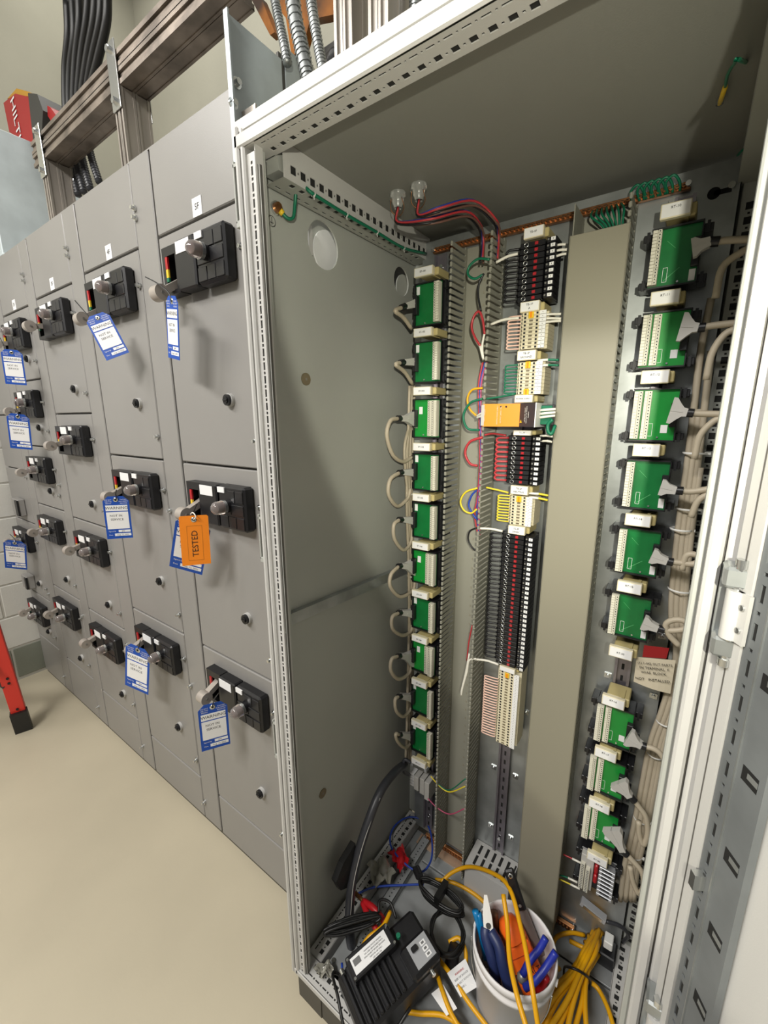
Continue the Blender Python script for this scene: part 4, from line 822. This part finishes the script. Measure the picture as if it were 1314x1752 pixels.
# black load-tester style box with ribs, label and display
CH = Vector((.228, .125, .125)); ang = math.radians(-22)
RC = Matrix.Rotation(ang, 4, 'Z') @ Matrix.Rotation(math.radians(9), 4, 'X') @ Matrix.Rotation(math.radians(6), 4, 'Y'); F = T(CH) @ RC
def cobj(name, mb, par): return obj(name, mb, par, F)
t = thing('charger_box', 'black ribbed electrical box with a paper label and silver control plate', 'charger', CH)
mb = MB().box(-.062, .072, -.125, .118, -.03, .062, M['black'], .008); cobj('case', mb, t)
for k in range(8): cobj('cooling_rib', MB().box(-.058+.0, .066, -.118+.0165*k, -.107+.0165*k, .062, .074, M['black'], .003), t)
cobj('label_block', MB().box(-.066, -.012, -.095, .035, .06, .092, M['black'], .003), t)
cobj('paper_label', MB().box(-.056, -.02, -.085, .02, .092, .0926, M['paper']).box(-.05, -.036, -.08, -.06, .0926, .0928, M['inkgrey']), t)
for k, s in enumerate(('WARNING SHOCK HAZARD', 'NO USER SERVICEABLE PARTS', 'DISCONNECT BEFORE SERVICING', 'INDOOR USE ONLY', '120V 60Hz 12A')):
    obj('lettering', text(s, .0042, M['inkgrey']), t, F @ T(-.048+.0062*k, -.02, .0932) @ Matrix.Rotation(math.pi/2, 4, 'Z'))
for x, y in ((-.058, .03), (-.016, .03), (-.058, -.09), (-.016, -.09)): cobj('corner_screw', MB().cyl((x, y, .092), (x, y, .096), .0035, M['zinc'], 8), t)
cobj('front_hood', MB().box(.0, .072, .03, .118, .06, .088, M['black'], .008), t)
cobj('control_plate', MB().box(.008, .062, .05, .108, .088, .0895, M['silverp']), t)
for k in range(3): cobj('digit_window', MB().box(.02+.013*k, .030+.013*k, .083, .098, .0895, .0902, M['paper']).box(.0225+.013*k, .0275+.013*k, .0865, .0945, .0902, .0904, M['inkgrey']), t)
cobj('rocker_switch', MB().box(.018, .03, .056, .074, .089, .098, M['black'], .002), t)
cobj('green_lamp', MB().cyl((-.02, .045, .09), (-.02, .045, .1), .006, M['green'], 10), t)
cobj('carry_strap', MB().tube([(-.064, -.11, .03), (-.075, -.13, .05), (-.02, -.14, .085), (.05, -.15, .06), (.095, -.1, .02), (.09, .0, .05)], .004, M['rubber'], 6), t)
for x, y in ((.074, .08), (-.06, -.11)): cobj('strap_ring', MB().cyl((x, y, .07), (x+.012, y, .072), .006, M['zinc'], 8), t)
# coils of black leads
def coil(name, c, ux, uy, r0, r1, turns, rw, m, label, seed=1, cat='cable'):
    rn = random.Random(seed); c, ux, uy = Vector(c), Vector(ux).normalized(), Vector(uy).normalized(); un = ux.cross(uy); pts = []
    for k in range(turns*12):
        a = 2*math.pi*k/12; s = 1+rn.uniform(-.08, .08); pts.append(c+ux*(r0*s*math.cos(a))+uy*(r1*s*math.sin(a))+un*(rw*1.1*(k/12)/1+rn.uniform(-.002, .002)))
    return single(name, MB().tube(pts, rw, m, 6, 3), label, cat)
a1, a2 = zt(.19, [(722, 1505), (790, 1555)]); cc = (a1+a2)/2; dx = a2-a1
t = coil('coiled_cable', cc, dx, dx.cross(Z), dx.length*.52, .026, 5, .0042, M['rubber'], 'black power cord folded in a flat coil behind the black box', 3)
obj('tie_band', MB().obox(cc+Z*.006, dx.normalized(), dx.cross(Z).normalized(), Z, .008, .03, .014, M['rubber']), t)
q = zt(.16, [(718, 1500), (712, 1486)]); obj('plug', MB().cyl(q[0], q[1], .013, M['black'], 12).cyl(q[1], q[1]+(q[1]-q[0])*.7, .002, M['zinc'], 6), t)
t = coil('coiled_cable', at('z', .15, 765, 1600), (1, .4, 0), (-.4, 1, 0), .045, .055, 4, .0042, M['rubber'], 'black cord heaped between the black box and the white pail', 5)
a1, a2 = zt(.21, [(556, 1588), (648, 1562)]); cc = (a1+a2)/2; dx = a2-a1
t = coil('test_lead', cc, dx, Vector((0, .3, 1)), dx.length*.5, .011, 5, .0038, M['rubber'], 'black test lead bunched over the base rail beside the conduit', 8)
obj('lead_tail', MB().tube([a2, at('z', .23, 650, 1540), at('z', .24, 668, 1545), at('z', .225, 678, 1572)], .0038, M['rubber'], 6), t)
q = [at('x', .03, u, v) for u, v in ((600, 1437), (579, 1472), (567, 1503), (575, 1517), (592, 1510), (603, 1472))]
mb = MB(); k = len(q); mb.add(q+[p+X*.018 for p in q]+[p*.5+sum(q, Vector())/12+X*.024 for p in q], [tuple(range(k))]+[(a, (a+1) % k, k+(a+1) % k, k+a) for a in range(k)]+[(k+a, k+(a+1) % k, 2*k+(a+1) % k, 2*k+a) for a in range(k)]+[tuple(range(2*k, 3*k))], M['rubber'])
single('rubber_pad', mb, 'black rubber pad leaning on the side panel behind the conduit', 'pad')
def clamp(pts, z, label):
    q = zt(z, pts); n = (q[1]-q[0]).cross(Z).normalized(); b = MB()
    b.tube([q[0], (q[0]+q[1])/2+Z*.012, q[1]], .009, M['red'], 8).tube([q[0]+n*.004, (q[0]+q[1])/2+n*.022+Z*.004, q[1]+n*.03], .008, M['red'], 8)
    t = single('red_clamp', b, label, 'clamp'); obj('jaw', MB().cyl(q[0], q[0]+(q[0]-q[1])*.4, .006, M['copper'], 8), t)
clamp([(622, 1542), (660, 1580)], .185, 'red battery clamp handles beside the black test lead')
def rag(pts, z, m, label, name, amp, seed):
    q = zt(z, pts); rn = random.Random(seed); n = 8; vs = []
    for i in range(n+1):
        for j in range(n+1):
            f, g = i/n, j/n; p = (q[0]*(1-f)+q[1]*f)*(1-g)+(q[3]*(1-f)+q[2]*f)*g; vs.append(p+Vector((rn.uniform(-.004, .004), rn.uniform(-.004, .004), rn.uniform(0, amp)+amp*.6*math.sin(f*9+g*5))))
    k = len(vs); b = MB(); fs = [(i*(n+1)+j, (i+1)*(n+1)+j, (i+1)*(n+1)+j+1, i*(n+1)+j+1) for i in range(n) for j in range(n)]
    b.add(vs, fs, m, True); b.add([v-Z*.0015 for v in vs], [f[::-1] for f in fs], m, True); return single(name, b, label, name.split('_')[-1])
rag([(664, 1460), (690, 1450), (700, 1475), (684, 1492)], .12, M['red'], 'red cloth scrap draped over the steel channel', 'red_cloth', .012, 4)
rag([(628, 1480), (662, 1470), (676, 1500), (640, 1525)], .125, M['bag'], 'crumpled clear plastic bag on the base rail', 'plastic_bag', .02, 6)
rag([(536, 1655), (566, 1645), (575, 1668), (548, 1672)], .112, M['bag'], 'torn clear plastic scrap at the front corner of the base', 'plastic_scrap', .01, 9)
single('plastic_plug', MB().lathe([(0, .05), (.011, .048), (.014, .03), (.015, 0), (0, 0)], at('z', .11, 600, 1702), M['toolblue'], 16, (-.3, .4, .8)), 'blue plastic cap lying inside the front base rail', 'cap')
# white pail with tools
PC = Vector((.4995, .272, .088)); PH = .212
t = thing('white_pail', 'white plastic pail full of hand tools', 'pail', PC, None)
obj('pail_body', MB().lathe([(0, .0), (.082, 0), (.084, .004), (.0955, .165), (.1, .167), (.1, .176), (.0965, .178), (.0975, .192), (.1015, .194), (.1015, .205), (.1, PH), (.0965, PH), (.095, .2), (.0905, .16), (.079, .008), (0, .008)], PC, M['pail'], 48), t)
b = MB(); pts = [PC+Vector((-.1*math.cos(a), -.1*math.sin(a)*.3-.03, .185-.15*math.sin(a))) for a in [math.pi*k/10 for k in range(11)]]; b.tube(pts, .0014, M['zinc'], 6)
obj('bail_handle', b, t)
for s in (-1, 1): obj('handle_ear', MB().cyl(PC+Vector((s*.0955, 0, .185)), PC+Vector((s*.105, 0, .185)), .008, M['pail'], 12), t)
def tool_frame(base, tip, facing=(0, -1, .3)):
    base, tip = Vector(base), Vector(tip); d = (tip-base).normalized(); n = Vector(facing); n = (n-d*n.dot(d)).normalized(); return frame(base, d.cross(n), d, n), (tip-base).length
# trowel / putty knife with black riveted handle
kb, kt = at('z', .315, 893, 1557), at('z', .40, 870, 1486); dd = (kt-kb).normalized()
F, L = tool_frame(kb-dd*.10, kt, (.3, -1, .5))
t = tag(obj('putty_knife', MB().prism([(-.022, -.005), (.022, -.005), (.012, .1), (-.012, .1)], (0, 0, -.001), X, Y, Z, .002, M['steel']), None, F), 'putty knife with a black riveted handle standing in the pail', 'hand tool')
obj('handle', MB().box(-.0125, .0125, .1, L, -.007, .007, M['black'], .004), t, F); obj('eyelet', MB().lathe([(.0035, .008), (.0065, .008), (.0065, -.008)], (0, L-.014, 0), M['zinc'], 12), t, F); obj('rivet', MB().cyl((0, .115, .006), (0, .115, .0085), .004, M['zinc'], 10), t, F)
# aviation snips
st, sp_, sg = at('z', .35, 831, 1531), at('z', .315, 836, 1588), at('z', .24, 862, 1690)
F, L = tool_frame(sp_, st, (.4, -1, .4))
t = tag(obj('tin_snips', MB().prism([(-.012, -.01), (.012, -.01), (.011, .02), (.004, L), (-.004, L), (-.012, .025)], (0, 0, -.003), X, Y, Z, .006, M['steel']).cyl((0, .004, .003), (0, .004, .007), .006, M['blackm'], 12), None, F), 'tin snips with navy blue grips standing in the pail', 'hand tool')
for s in (-1, 1): obj('grip', MB().tube([sp_+Vector((s*.006, 0, -.006)), sp_*.75+sg*.25+Vector((s*.017, 0, .003)), sp_*.4+sg*.6+Vector((s*.014, 0, 0)), sg+Vector((s*.02, .01, -.03))], .0135, M['navy'], 10), t)
# orange tool in the pail
o0, o1 = at('z', .30, 868, 1572), at('z', .225, 905, 1660); dd = (o1-o0).normalized()
F, L = tool_frame(o1, o0, (.3, -1, .9))
mb = MB().box(-.034, .03, -.04, L*.62, -.022, .024, M['toolor'], .009).lathe([(0, L+.008), (.02, L+.003), (.031, L*.85), (.033, L*.6)], (-.002, 0, -.002), M['toolor'], 20, (0, 1, 0)).box(-.035, .031, L*.36, L*.375, -.023, .025, mat('tool_orange_dark', 'a83c0c', .5))
t = tag(obj('orange_tool', mb, None, F), 'rounded orange tool body with black lettering inside the pail', 'hand tool'); obj('lettering', text('DEWALT', .0165, M['ink']), t, F @ T(-.002, .006, .0245))
# pliers
def pliers(pts, label, name='pliers', m='toolblue'):
    b = MB()
    for q in pts: b.tube([at('z', z, u, v) for u, v, z in q], .0085, M[m], 10)
    t = single(name, b, label, 'hand tool'); e = at('z', pts[0][-1][2], *pts[0][-1][:2]); obj('joint', MB().sphere(e-Z*.008, .013, M['steel'], 10), t); return t
pliers([[(934, 1604, .33), (924, 1622, .31), (906, 1645, .285), (894, 1668, .26)], [(951, 1629, .325), (936, 1652, .3), (916, 1678, .275), (898, 1690, .25)]], 'pliers with curved royal blue handles leaning in the pail')
pliers([[(813, 1558, .33), (822, 1590, .29), (832, 1640, .23)], [(818, 1562, .325), (828, 1600, .28), (838, 1650, .22)]], 'slim cyan handled pliers at the edge of the pail', m='cyan')
single('file_handle', MB().tube([at('z', z, u, v) for u, v, z in ((845, 1560, .30), (848, 1590, .26), (852, 1620, .2))], .011, mat('brown_wood', '6a4630', .5), 10), 'brown wooden handle deep inside the pail', 'hand tool')
single('red_screwdriver', MB().tube([at('z', z, u, v) for u, v, z in ((935, 1672, .27), (925, 1690, .23), (905, 1700, .18))], .008, M['red'], 10), 'red screwdriver handle at the lower rim inside the pail', 'hand tool')
# yellow extension cord
rn = random.Random(12); t = thing('extension_cord', 'yellow extension cord bunched with a black tie beside the pail', 'cord', at('z', .12, 990, 1660))
E0 = [(1018, 1588), (1024, 1592), (1030, 1595), (1036, 1590), (1010, 1600), (1028, 1588), (1004, 1612)]
for k in range(10):
    u0, v0 = E0[k % 7]; dx = (k-4.5)*3.6; h = .03*math.sin(math.pi*(k+.5)/10)+.012*(k % 2)
    q = [at('z', .10+.012*(k % 3), u0+rn.uniform(-3, 3), v0), at('z', .13+h, 1011+dx*.75+rn.uniform(-3, 3), 1625), at('z', .135+h, 990+dx*.9, 1664), at('z', .13+h, 962+dx*2.6+rn.uniform(-5, 5), 1712), at('z', .12+h*.8, 932+dx*4.2+rn.uniform(-6, 6), 1768)]
    obj('cord_strand', MB().tube(q, .0062, M['yelcab'], 8), t)
for q in ([(1000, 1600, .1), (975, 1596, .11), (950, 1606, .1), (945, 1640, .1), (958, 1660, .1)], [(1024, 1632, .12), (1010, 1655, .13), (1000, 1672, .13), (1022, 1690, .12), (1040, 1725, .12), (1052, 1765, .12)], [(975, 1610, .1), (1000, 1622, .11), (1025, 1630, .11)]):
    obj('cord_strand', MB().tube([at('z', z, u, v) for u, v, z in q], .0057, M['yelcab'], 8), t)
a1, a2 = at('z', .14, 966, 1655), at('z', .14, 1010, 1678); obj('tie_band', MB().tube([a1-Z*.03, a1, at('z', .185, 974, 1655), at('z', .192, 988, 1660), at('z', .18, 1001, 1668), a2, a2-Z*.03], .003, M['black'], 6), t)
for q, lab in (([(718, 1740, .115), (752, 1512, .13), (775, 1492, .16), (805, 1483, .2), (845, 1495, .3), (872, 1520, .36), (892, 1590, .36), (904, 1650, .355), (912, 1700, .34), (922, 1765, .3)][1:], 'yellow cord arching from the floor over the pail'),
               ([(861, 1530, .37), (868, 1580, .345), (872, 1640, .335), (884, 1700, .335), (903, 1765, .32)], 'yellow cord hanging straight down over the pail'),
               ([(745, 1505, .09), (775, 1510, .1), (812, 1530, .1), (845, 1560, .1)], 'yellow cord lying on the floor behind the pail'),
               ([(680, 1728, .10), (715, 1734, .10), (760, 1738, .105), (800, 1765, .1)], 'yellow cord lying along the front under the black box'),
               ([(750, 1640, .13), (775, 1672, .14), (800, 1712, .14), (840, 1765, .13)], 'yellow cord sloping down beside the paper tag'),
               ([(745, 1655, .12), (755, 1690, .13), (770, 1730, .13), (790, 1765, .13)], 'yellow cord sloping down nearest the black box'),
               ([(768, 1612, .14), (785, 1605, .15), (796, 1625, .14), (798, 1650, .13)], 'small yellow cord loop by the black socket'),
               ([(612, 1634, .15), (630, 1605, .19), (655, 1585, .2), (668, 1560, .2)], 'yellow lead passing between the black box and the conduit')):
    single('yellow_cord', MB().tube([at('z', z, u, v) for u, v, z in q], .0058, M['yelcab'], 8), lab, 'cord')
q = [at('z', z, u, v) for u, v, z in ((765, 1665, .15), (796, 1640, .16), (817, 1688, .15), (788, 1706, .14))]
mb = MB(); mb.add(q+[v-Z*.0008 for v in q], [(0, 1, 2, 3), (7, 6, 5, 4)], M['paper']); t = single('cord_label', mb, 'white paper label on the yellow cord against the pail', 'label')
ux = (q[1]-q[0]).normalized(); uy = (q[0]-q[3]); uy = (uy-ux*uy.dot(ux)).normalized(); cq = sum(q, Vector())/4
for k, s in enumerate(('WARNING', 'RISK OF SHOCK', 'DO NOT REMOVE', 'THIS LABEL')): obj('lettering', text(s, .0058, M['inkgrey'] if k else M['red']), t, frame(cq+uy*(.014-.009*k)+Z*.0008, ux, uy, ux.cross(uy)))
q = [at('z', z, u, v) for u, v, z in ((738, 1700, .12), (758, 1684, .13), (782, 1725, .13), (764, 1738, .12))]
mb = MB(); mb.add(q+[v-Z*.0008 for v in q], [(0, 1, 2, 3), (7, 6, 5, 4)], M['paper']); t = single('cord_label', mb, 'white paper label lying under the yellow cords by the black box', 'label')
t = thing('cord_socket', 'black socket end of the yellow cord beside the pail', 'socket', at('z', .12, 775, 1640))
obj('socket_body', MB().cyl(at('z', .10, 772, 1655), at('z', .15, 778, 1618), .020, M['black'], 16, .015), t)
t = thing('corner_block', 'black plastic block with a white clip at the foot of the hinged post column', 'block', at('z', .12, 1055, 1600))
obj('block_body', MB().box(.665, .71, .50, .55, .085, .13, M['black'], .003), t); obj('white_clip', MB().box(.678, .70, .51, .54, .14, .165, M['white'], .002).box(.655, .672, .5, .53, .11, .13, M['white'], .002), t)

# ================================================================== above the cabinets
def strut(name, boxes, label): pass
def strut_bar(b, p0, p1, u, w, n, d, m, rib=True):
    """double channel bar from p0 to p1; u, n are its cross axes with sizes w and d"""
    p0, p1, u, n = Vector(p0), Vector(p1), Vector(u), Vector(n); ax = (p1-p0).normalized(); c = (p0+p1)/2; L = (p1-p0).length/2
    b.obox(c, ax, u, n, L, w/2-.002, d/2-.006, m)
    for s in (-1, 1):
        for q in (-.42, -.06, .06, .42): b.obox(c+n*(s*(d/2-.003))+u*(w*q), ax, u, n, L, w*.075, .003, m)
    for s in (-1, 1):
        for q in (-.45, -.05, .05, .45): b.obox(c+u*(s*(w/2-.0015))+n*(d*q), ax, u, n, L, .0015, d*.04, m)
t = thing('strut_goalpost', 'steel strut goalpost standing on the cabinet tops', 'strut frame', (-1.05, .21, 2.29))
b = MB(); strut_bar(b, (-1.42, .21, 2.535), (-.24, .21, 2.535), Z, .082, Y, .082, M['strutrust']); obj('beam', b, t)
for x in (-1.335, -.748):
    b = MB(); strut_bar(b, (x, .21, 2.289), (x, .21, 2.494), X, .045, Y, .082, M['strut']); obj('post', b, t)
    for y in (.166, .253): obj('angle_bracket', MB().box(x-.024, x+.024, y-.002, y+.002, 2.44, 2.6, M['zinc'], .001).cyl((x, y, 2.58), (x, y-.012, 2.58), .009, M['zinc'], 6).cyl((x, y, 2.46), (x, y-.012, 2.46), .009, M['zinc'], 6), t)
t = thing('strut_post_pair', 'pair of bright steel strut posts rising behind the enclosure top', 'strut posts', (.1, .25, 2.1))
for x, y in ((.062, .245), (.145, .245)):
    b = MB(); strut_bar(b, (x, y, 2.0685), (x, y, 3.4), X, .045, Y, .082, M['strut']); obj('post', b, t)
obj('angle_bracket', MB().box(.015, .035, .17, .174, 2.1, 2.23, M['zinc'], .001).cyl((.025, .17, 2.19), (.025, .158, 2.19), .009, M['zinc'], 6).box(.015, .035, .17, .22, 2.095, 2.1, M['zinc']), t)
t = thing('galvanised_box', 'galvanised pull box standing on the narrow end of the cabinet line', 'pull box', (-2.2, .4, 2.29))
obj('box_body', MB().box(-2.46, -1.885, .155, .50, 2.291, 2.80, M['galvb'], .003), t); obj('flange', MB().box(-1.885, -1.86, .155, .50, 2.291, 2.297, M['galvb']).cyl((-1.873, .2, 2.297), (-1.873, .2, 2.304), .008, M['zinc'], 6).cyl((-1.873, .4, 2.297), (-1.873, .4, 2.304), .008, M['zinc'], 6), t)
t = thing('galvanised_box', 'bluish galvanised end box bolted up against the cabinet marked 5F', 'pull box', (-.2, .25, 2.2))
obj('end_panel', MB().box(-.199, -.196, .135, .285, 2.06, 2.405, M['galvb']).box(-.199, -.185, .131, .135, 2.06, 2.405, M['galvb']), t)
obj('end_panel', MB().box(-.199, -.196, .297, .45, 2.06, 2.438, M['galvb']).box(-.21, -.196, .45, .453, 2.06, 2.438, M['galvb']), t)
obj('seam_channel', MB().box(-.208, -.2, .28, .30, 2.06, 2.42, M['mccdark']), t)
for u, v in ((404, 143), (531, 124), (398, 178)): 
    p = at('x', -.196, u, v); obj('bolt', MB().cyl(p, p+X*.004, .011, M['zinc'], 12).cyl(p+X*.004, p+X*.012, .007, M['zinc'], 6), t)
obj('angle_clip', MB().box(-.196, -.15, .16, .164, 2.19, 2.24, M['strut']).box(-.196, -.15, .21, .214, 2.2, 2.262, M['galv']).box(-.196, -.15, .16, .214, 2.19, 2.194, M['galv']), t)
# cables and flexible conduits
for i, (pts, lab) in enumerate((([(115, 2), (117, 60), (112, 120), (113, 190), (120, 250)], 'first black cable of the drop, nearest the red case'), ([(124, -8), (127, 60), (120, 120), (119, 190), (126, 250)], 'second black cable of the drop above the strut beam'), ([(135, -12), (136, 40), (129, 110), (126, 190), (132, 250)], 'third black cable of the drop above the strut beam'),
        ([(152, -12), (148, 40), (139, 100), (132, 190), (137, 250)], 'fourth black cable of the drop, splaying outward'), ([(164, -12), (160, 40), (149, 100), (139, 180), (142, 250)], 'fifth black cable of the drop, splaying outward'), ([(174, -12), (171, 40), (157, 105), (146, 175), (147, 245)], 'sixth black cable of the drop, splaying outward'), ([(184, -12), (182, 40), (167, 105), (153, 165), (152, 240)], 'outermost black cable of the drop'))):
    single('black_cable', MB().tube([at('y', .33+.008*(i % 2), *p) for p in pts], .0138, M['rubber'], 10), lab, 'cable', 'black cables dropping behind the strut beam')
def flex(pts, y, r, m, label, grp, cat='conduit', dy=0):
    P = curve([at('y', y, *p) for p in pts], 5); b = MB(); L = 0
    b.tube(P, r, m, 10, 0)
    n = 0; acc = 0
    for a_, c_ in zip(P, P[1:]):
        seg = (c_-a_).length; k = max(1, int(seg/(r*.62))); d = (c_-a_).normalized()
        for j in range(k):
            q = a_+(c_-a_)*(j/k); b.cyl(q, q+d*(r*.3), r*1.13, m, 10, None, False)
    return single('flexible_conduit', b, label, cat, grp)
for i, (pts, lab) in enumerate((([(120, 255), (124, 290), (134, 335)], 'corrugated black conduit nearest the strut post'), ([(128, 250), (133, 285), (144, 330)], 'second corrugated black conduit behind the cabinet top'), ([(136, 245), (143, 280), (155, 325)], 'third corrugated black conduit behind the cabinet top'), ([(148, 228), (156, 268), (170, 312)], 'corrugated black conduit set apart from the other three'))):
    t = flex(pts, .26, .012, M['rubberg'], lab, 'corrugated conduits under the strut beam'); q = at('y', .26, *pts[0]); obj('end_fitting', MB().cyl(q-Z*.02, q+Z*.02, .016, M['zinc'], 10), t)
for i, (pts, lab, r) in enumerate((([(466, -30), (474, 20), (486, 75), (492, 110)], 'thin metal conduit between the orange hoist and the galvanised box', .010), ([(498, -30), (505, 30), (522, 110), (530, 150)], 'thick metal conduit beside the orange hoist', .0155), ([(528, -30), (538, 40), (556, 140), (563, 180)], 'thin metal conduit beside the strut posts', .0105),
        ([(682, -30), (682, 20), (680, 60), (679, 110)], 'metal conduit just past the strut posts', .011), ([(710, -30), (711, 10), (709, 40), (707, 90)], 'metal conduit furthest past the strut posts', .011))):
    flex(pts, .27, r, M['galv'], lab, 'metal conduits above the enclosure')
# orange hoist far above
t = thing('hoist', 'rusty orange hoist frame high behind the cabinets', 'hoist', (-.3, .8, 3.2))
P3 = lambda u, v: at('y', .75, u, v)
b = MB(); b.prism([(a_.x, a_.z) for a_ in (P3(428, -5), P3(446, -5), P3(470, 55), P3(462, 60))], (0, .75, 0), X, Z, Y, .03, M['hoist']); obj('brace', b, t)
b = MB(); b.prism([(a_.x, a_.z) for a_ in (P3(446, -20), P3(585, -20), P3(575, 10), P3(520, 22), P3(505, 80), P3(488, 85), P3(478, 20))], (0, .78, 0), X, Z, Y, .03, M['hoist']); obj('frame_plate', b, t)
obj('trolley', MB().box(P3(505, 60).x, P3(560, 60).x, .85, .98, P3(540, 130).z, P3(540, 20).z, M['casedark'], .02).sphere(P3(552, 95)+Y*.12, .09, M['black'], 12), t)
# red tool case on the pull box
t = thing('tool_case', 'red and dark grey tool case with white lettering on the far pull box', 'tool case', (-2.1, .33, 2.8))
cl = [at('y', .36, u, v) for u, v in ((8, 176), (52, 158), (66, 246), (14, 224))]; z0 = 2.8
b = MB().prism([(p.x, max(p.z, z0+.002)) for p in (at('y', .36, 6, 176), at('y', .36, 26, 160), at('y', .36, 50, 166), at('y', .36, 58, 250), at('y', .36, 16, 226))][::-1], (0, .36, 0), X, Z, Y, .13, M['casered']); obj('shell', b, t)
b = MB().prism([(p.x, max(p.z, z0+.002)) for p in (at('y', .36, 50, 160), at('y', .36, 66, 162), at('y', .36, 76, 190), at('y', .36, 74, 226), at('y', .36, 60, 250))][::-1], (0, .355, 0), X, Z, Y, .14, M['casedark']); obj('end_cap', b, t)
b = MB().prism([(p.x, p.z) for p in (at('y', .36, 76, 178), at('y', .36, 82, 182), at('y', .36, 96, 202), at('y', .36, 88, 214), at('y', .36, 77, 196))][::-1], (0, .37, 0), X, Z, Y, .1, M['casered']); obj('handle', b, t)
b = MB().prism([(p.x, p.z) for p in (at('y', .36, 10, 168), at('y', .36, 26, 150), at('y', .36, 48, 156), at('y', .36, 50, 164), at('y', .36, 26, 162))][::-1], (0, .365, 0), X, Z, Y, .11, M['caseyel']); obj('latch', b, t)
pa, pb = at('y', .357, 21, 174), at('y', .357, 32, 232); dz = (pb-pa).normalized()
obj('lettering', text('HILTI', .075, M['paper']), t, frame((pa+pb)/2, dz, Vector((0, 1, 0)).cross(dz)*-1 if False else dz.cross(Vector((0, -1, 0)))*-1, (0, -1, 0)))
# red ladder
t = thing('step_ladder', 'red fibreglass step ladder with a black rubber foot near the block wall', 'ladder', at('z', 0, 40, 1245))
ft = at('z', .02, 40, 1244); tp_ = ft+Vector((.24, -.115, 1.35)); d = (tp_-ft).normalized(); sd = d.cross(Vector((.95, -.3, 0))).normalized(); nn = d.cross(sd).normalized()
a_ = ft+d*.10; obj('rail', MB().obox((a_+tp_)/2, d, sd, nn, (tp_-a_).length/2, .027, .003, M['ladder']).obox((a_+tp_)/2+sd*.026+nn*.012, d, sd, nn, (tp_-a_).length/2, .003, .013, M['ladder']).obox((a_+tp_)/2-sd*.026+nn*.012, d, sd, nn, (tp_-a_).length/2, .003, .013, M['ladder']), t)
obj('foot', MB().obox(ft+d*.045, d, sd, nn, .065, .034, .018, M['rubber']), t)
for k in (.42, .75): 
    p = ft+d*k-sd*.03; obj('step', MB().obox(p+Vector((-.22, -.25, 0))*.8, Vector((-.66, -.75, 0)), Vector((.75, -.66, 0)), Z, .28, .035, .014, M['ladgrey']), t)
p = ft+d*.28; obj('brace', MB().tube([p-sd*.02, p+Vector((-.12, -.10, .10)), p+Vector((-.28, -.26, .16))], .009, M['casedark'], 8), t)
for k in (.30, .33, .13): obj('rivet', MB().cyl(ft+d*k-nn*.003, ft+d*k-nn*.008, .006, M['blackm'], 8), t)
o2 = Vector((-.30, -.34, 0))
obj('rail', MB().obox((a_+tp_)/2+o2, d, sd, nn, (tp_-a_).length/2, .027, .003, M['ladder']).obox((a_+tp_)/2+o2+sd*.026+nn*.012, d, sd, nn, (tp_-a_).length/2, .003, .013, M['ladder']).obox((a_+tp_)/2+o2-sd*.026+nn*.012, d, sd, nn, (tp_-a_).length/2, .003, .013, M['ladder']), t)
obj('foot', MB().obox(ft+o2+d*.045, d, sd, nn, .065, .034, .018, M['rubber']), t)
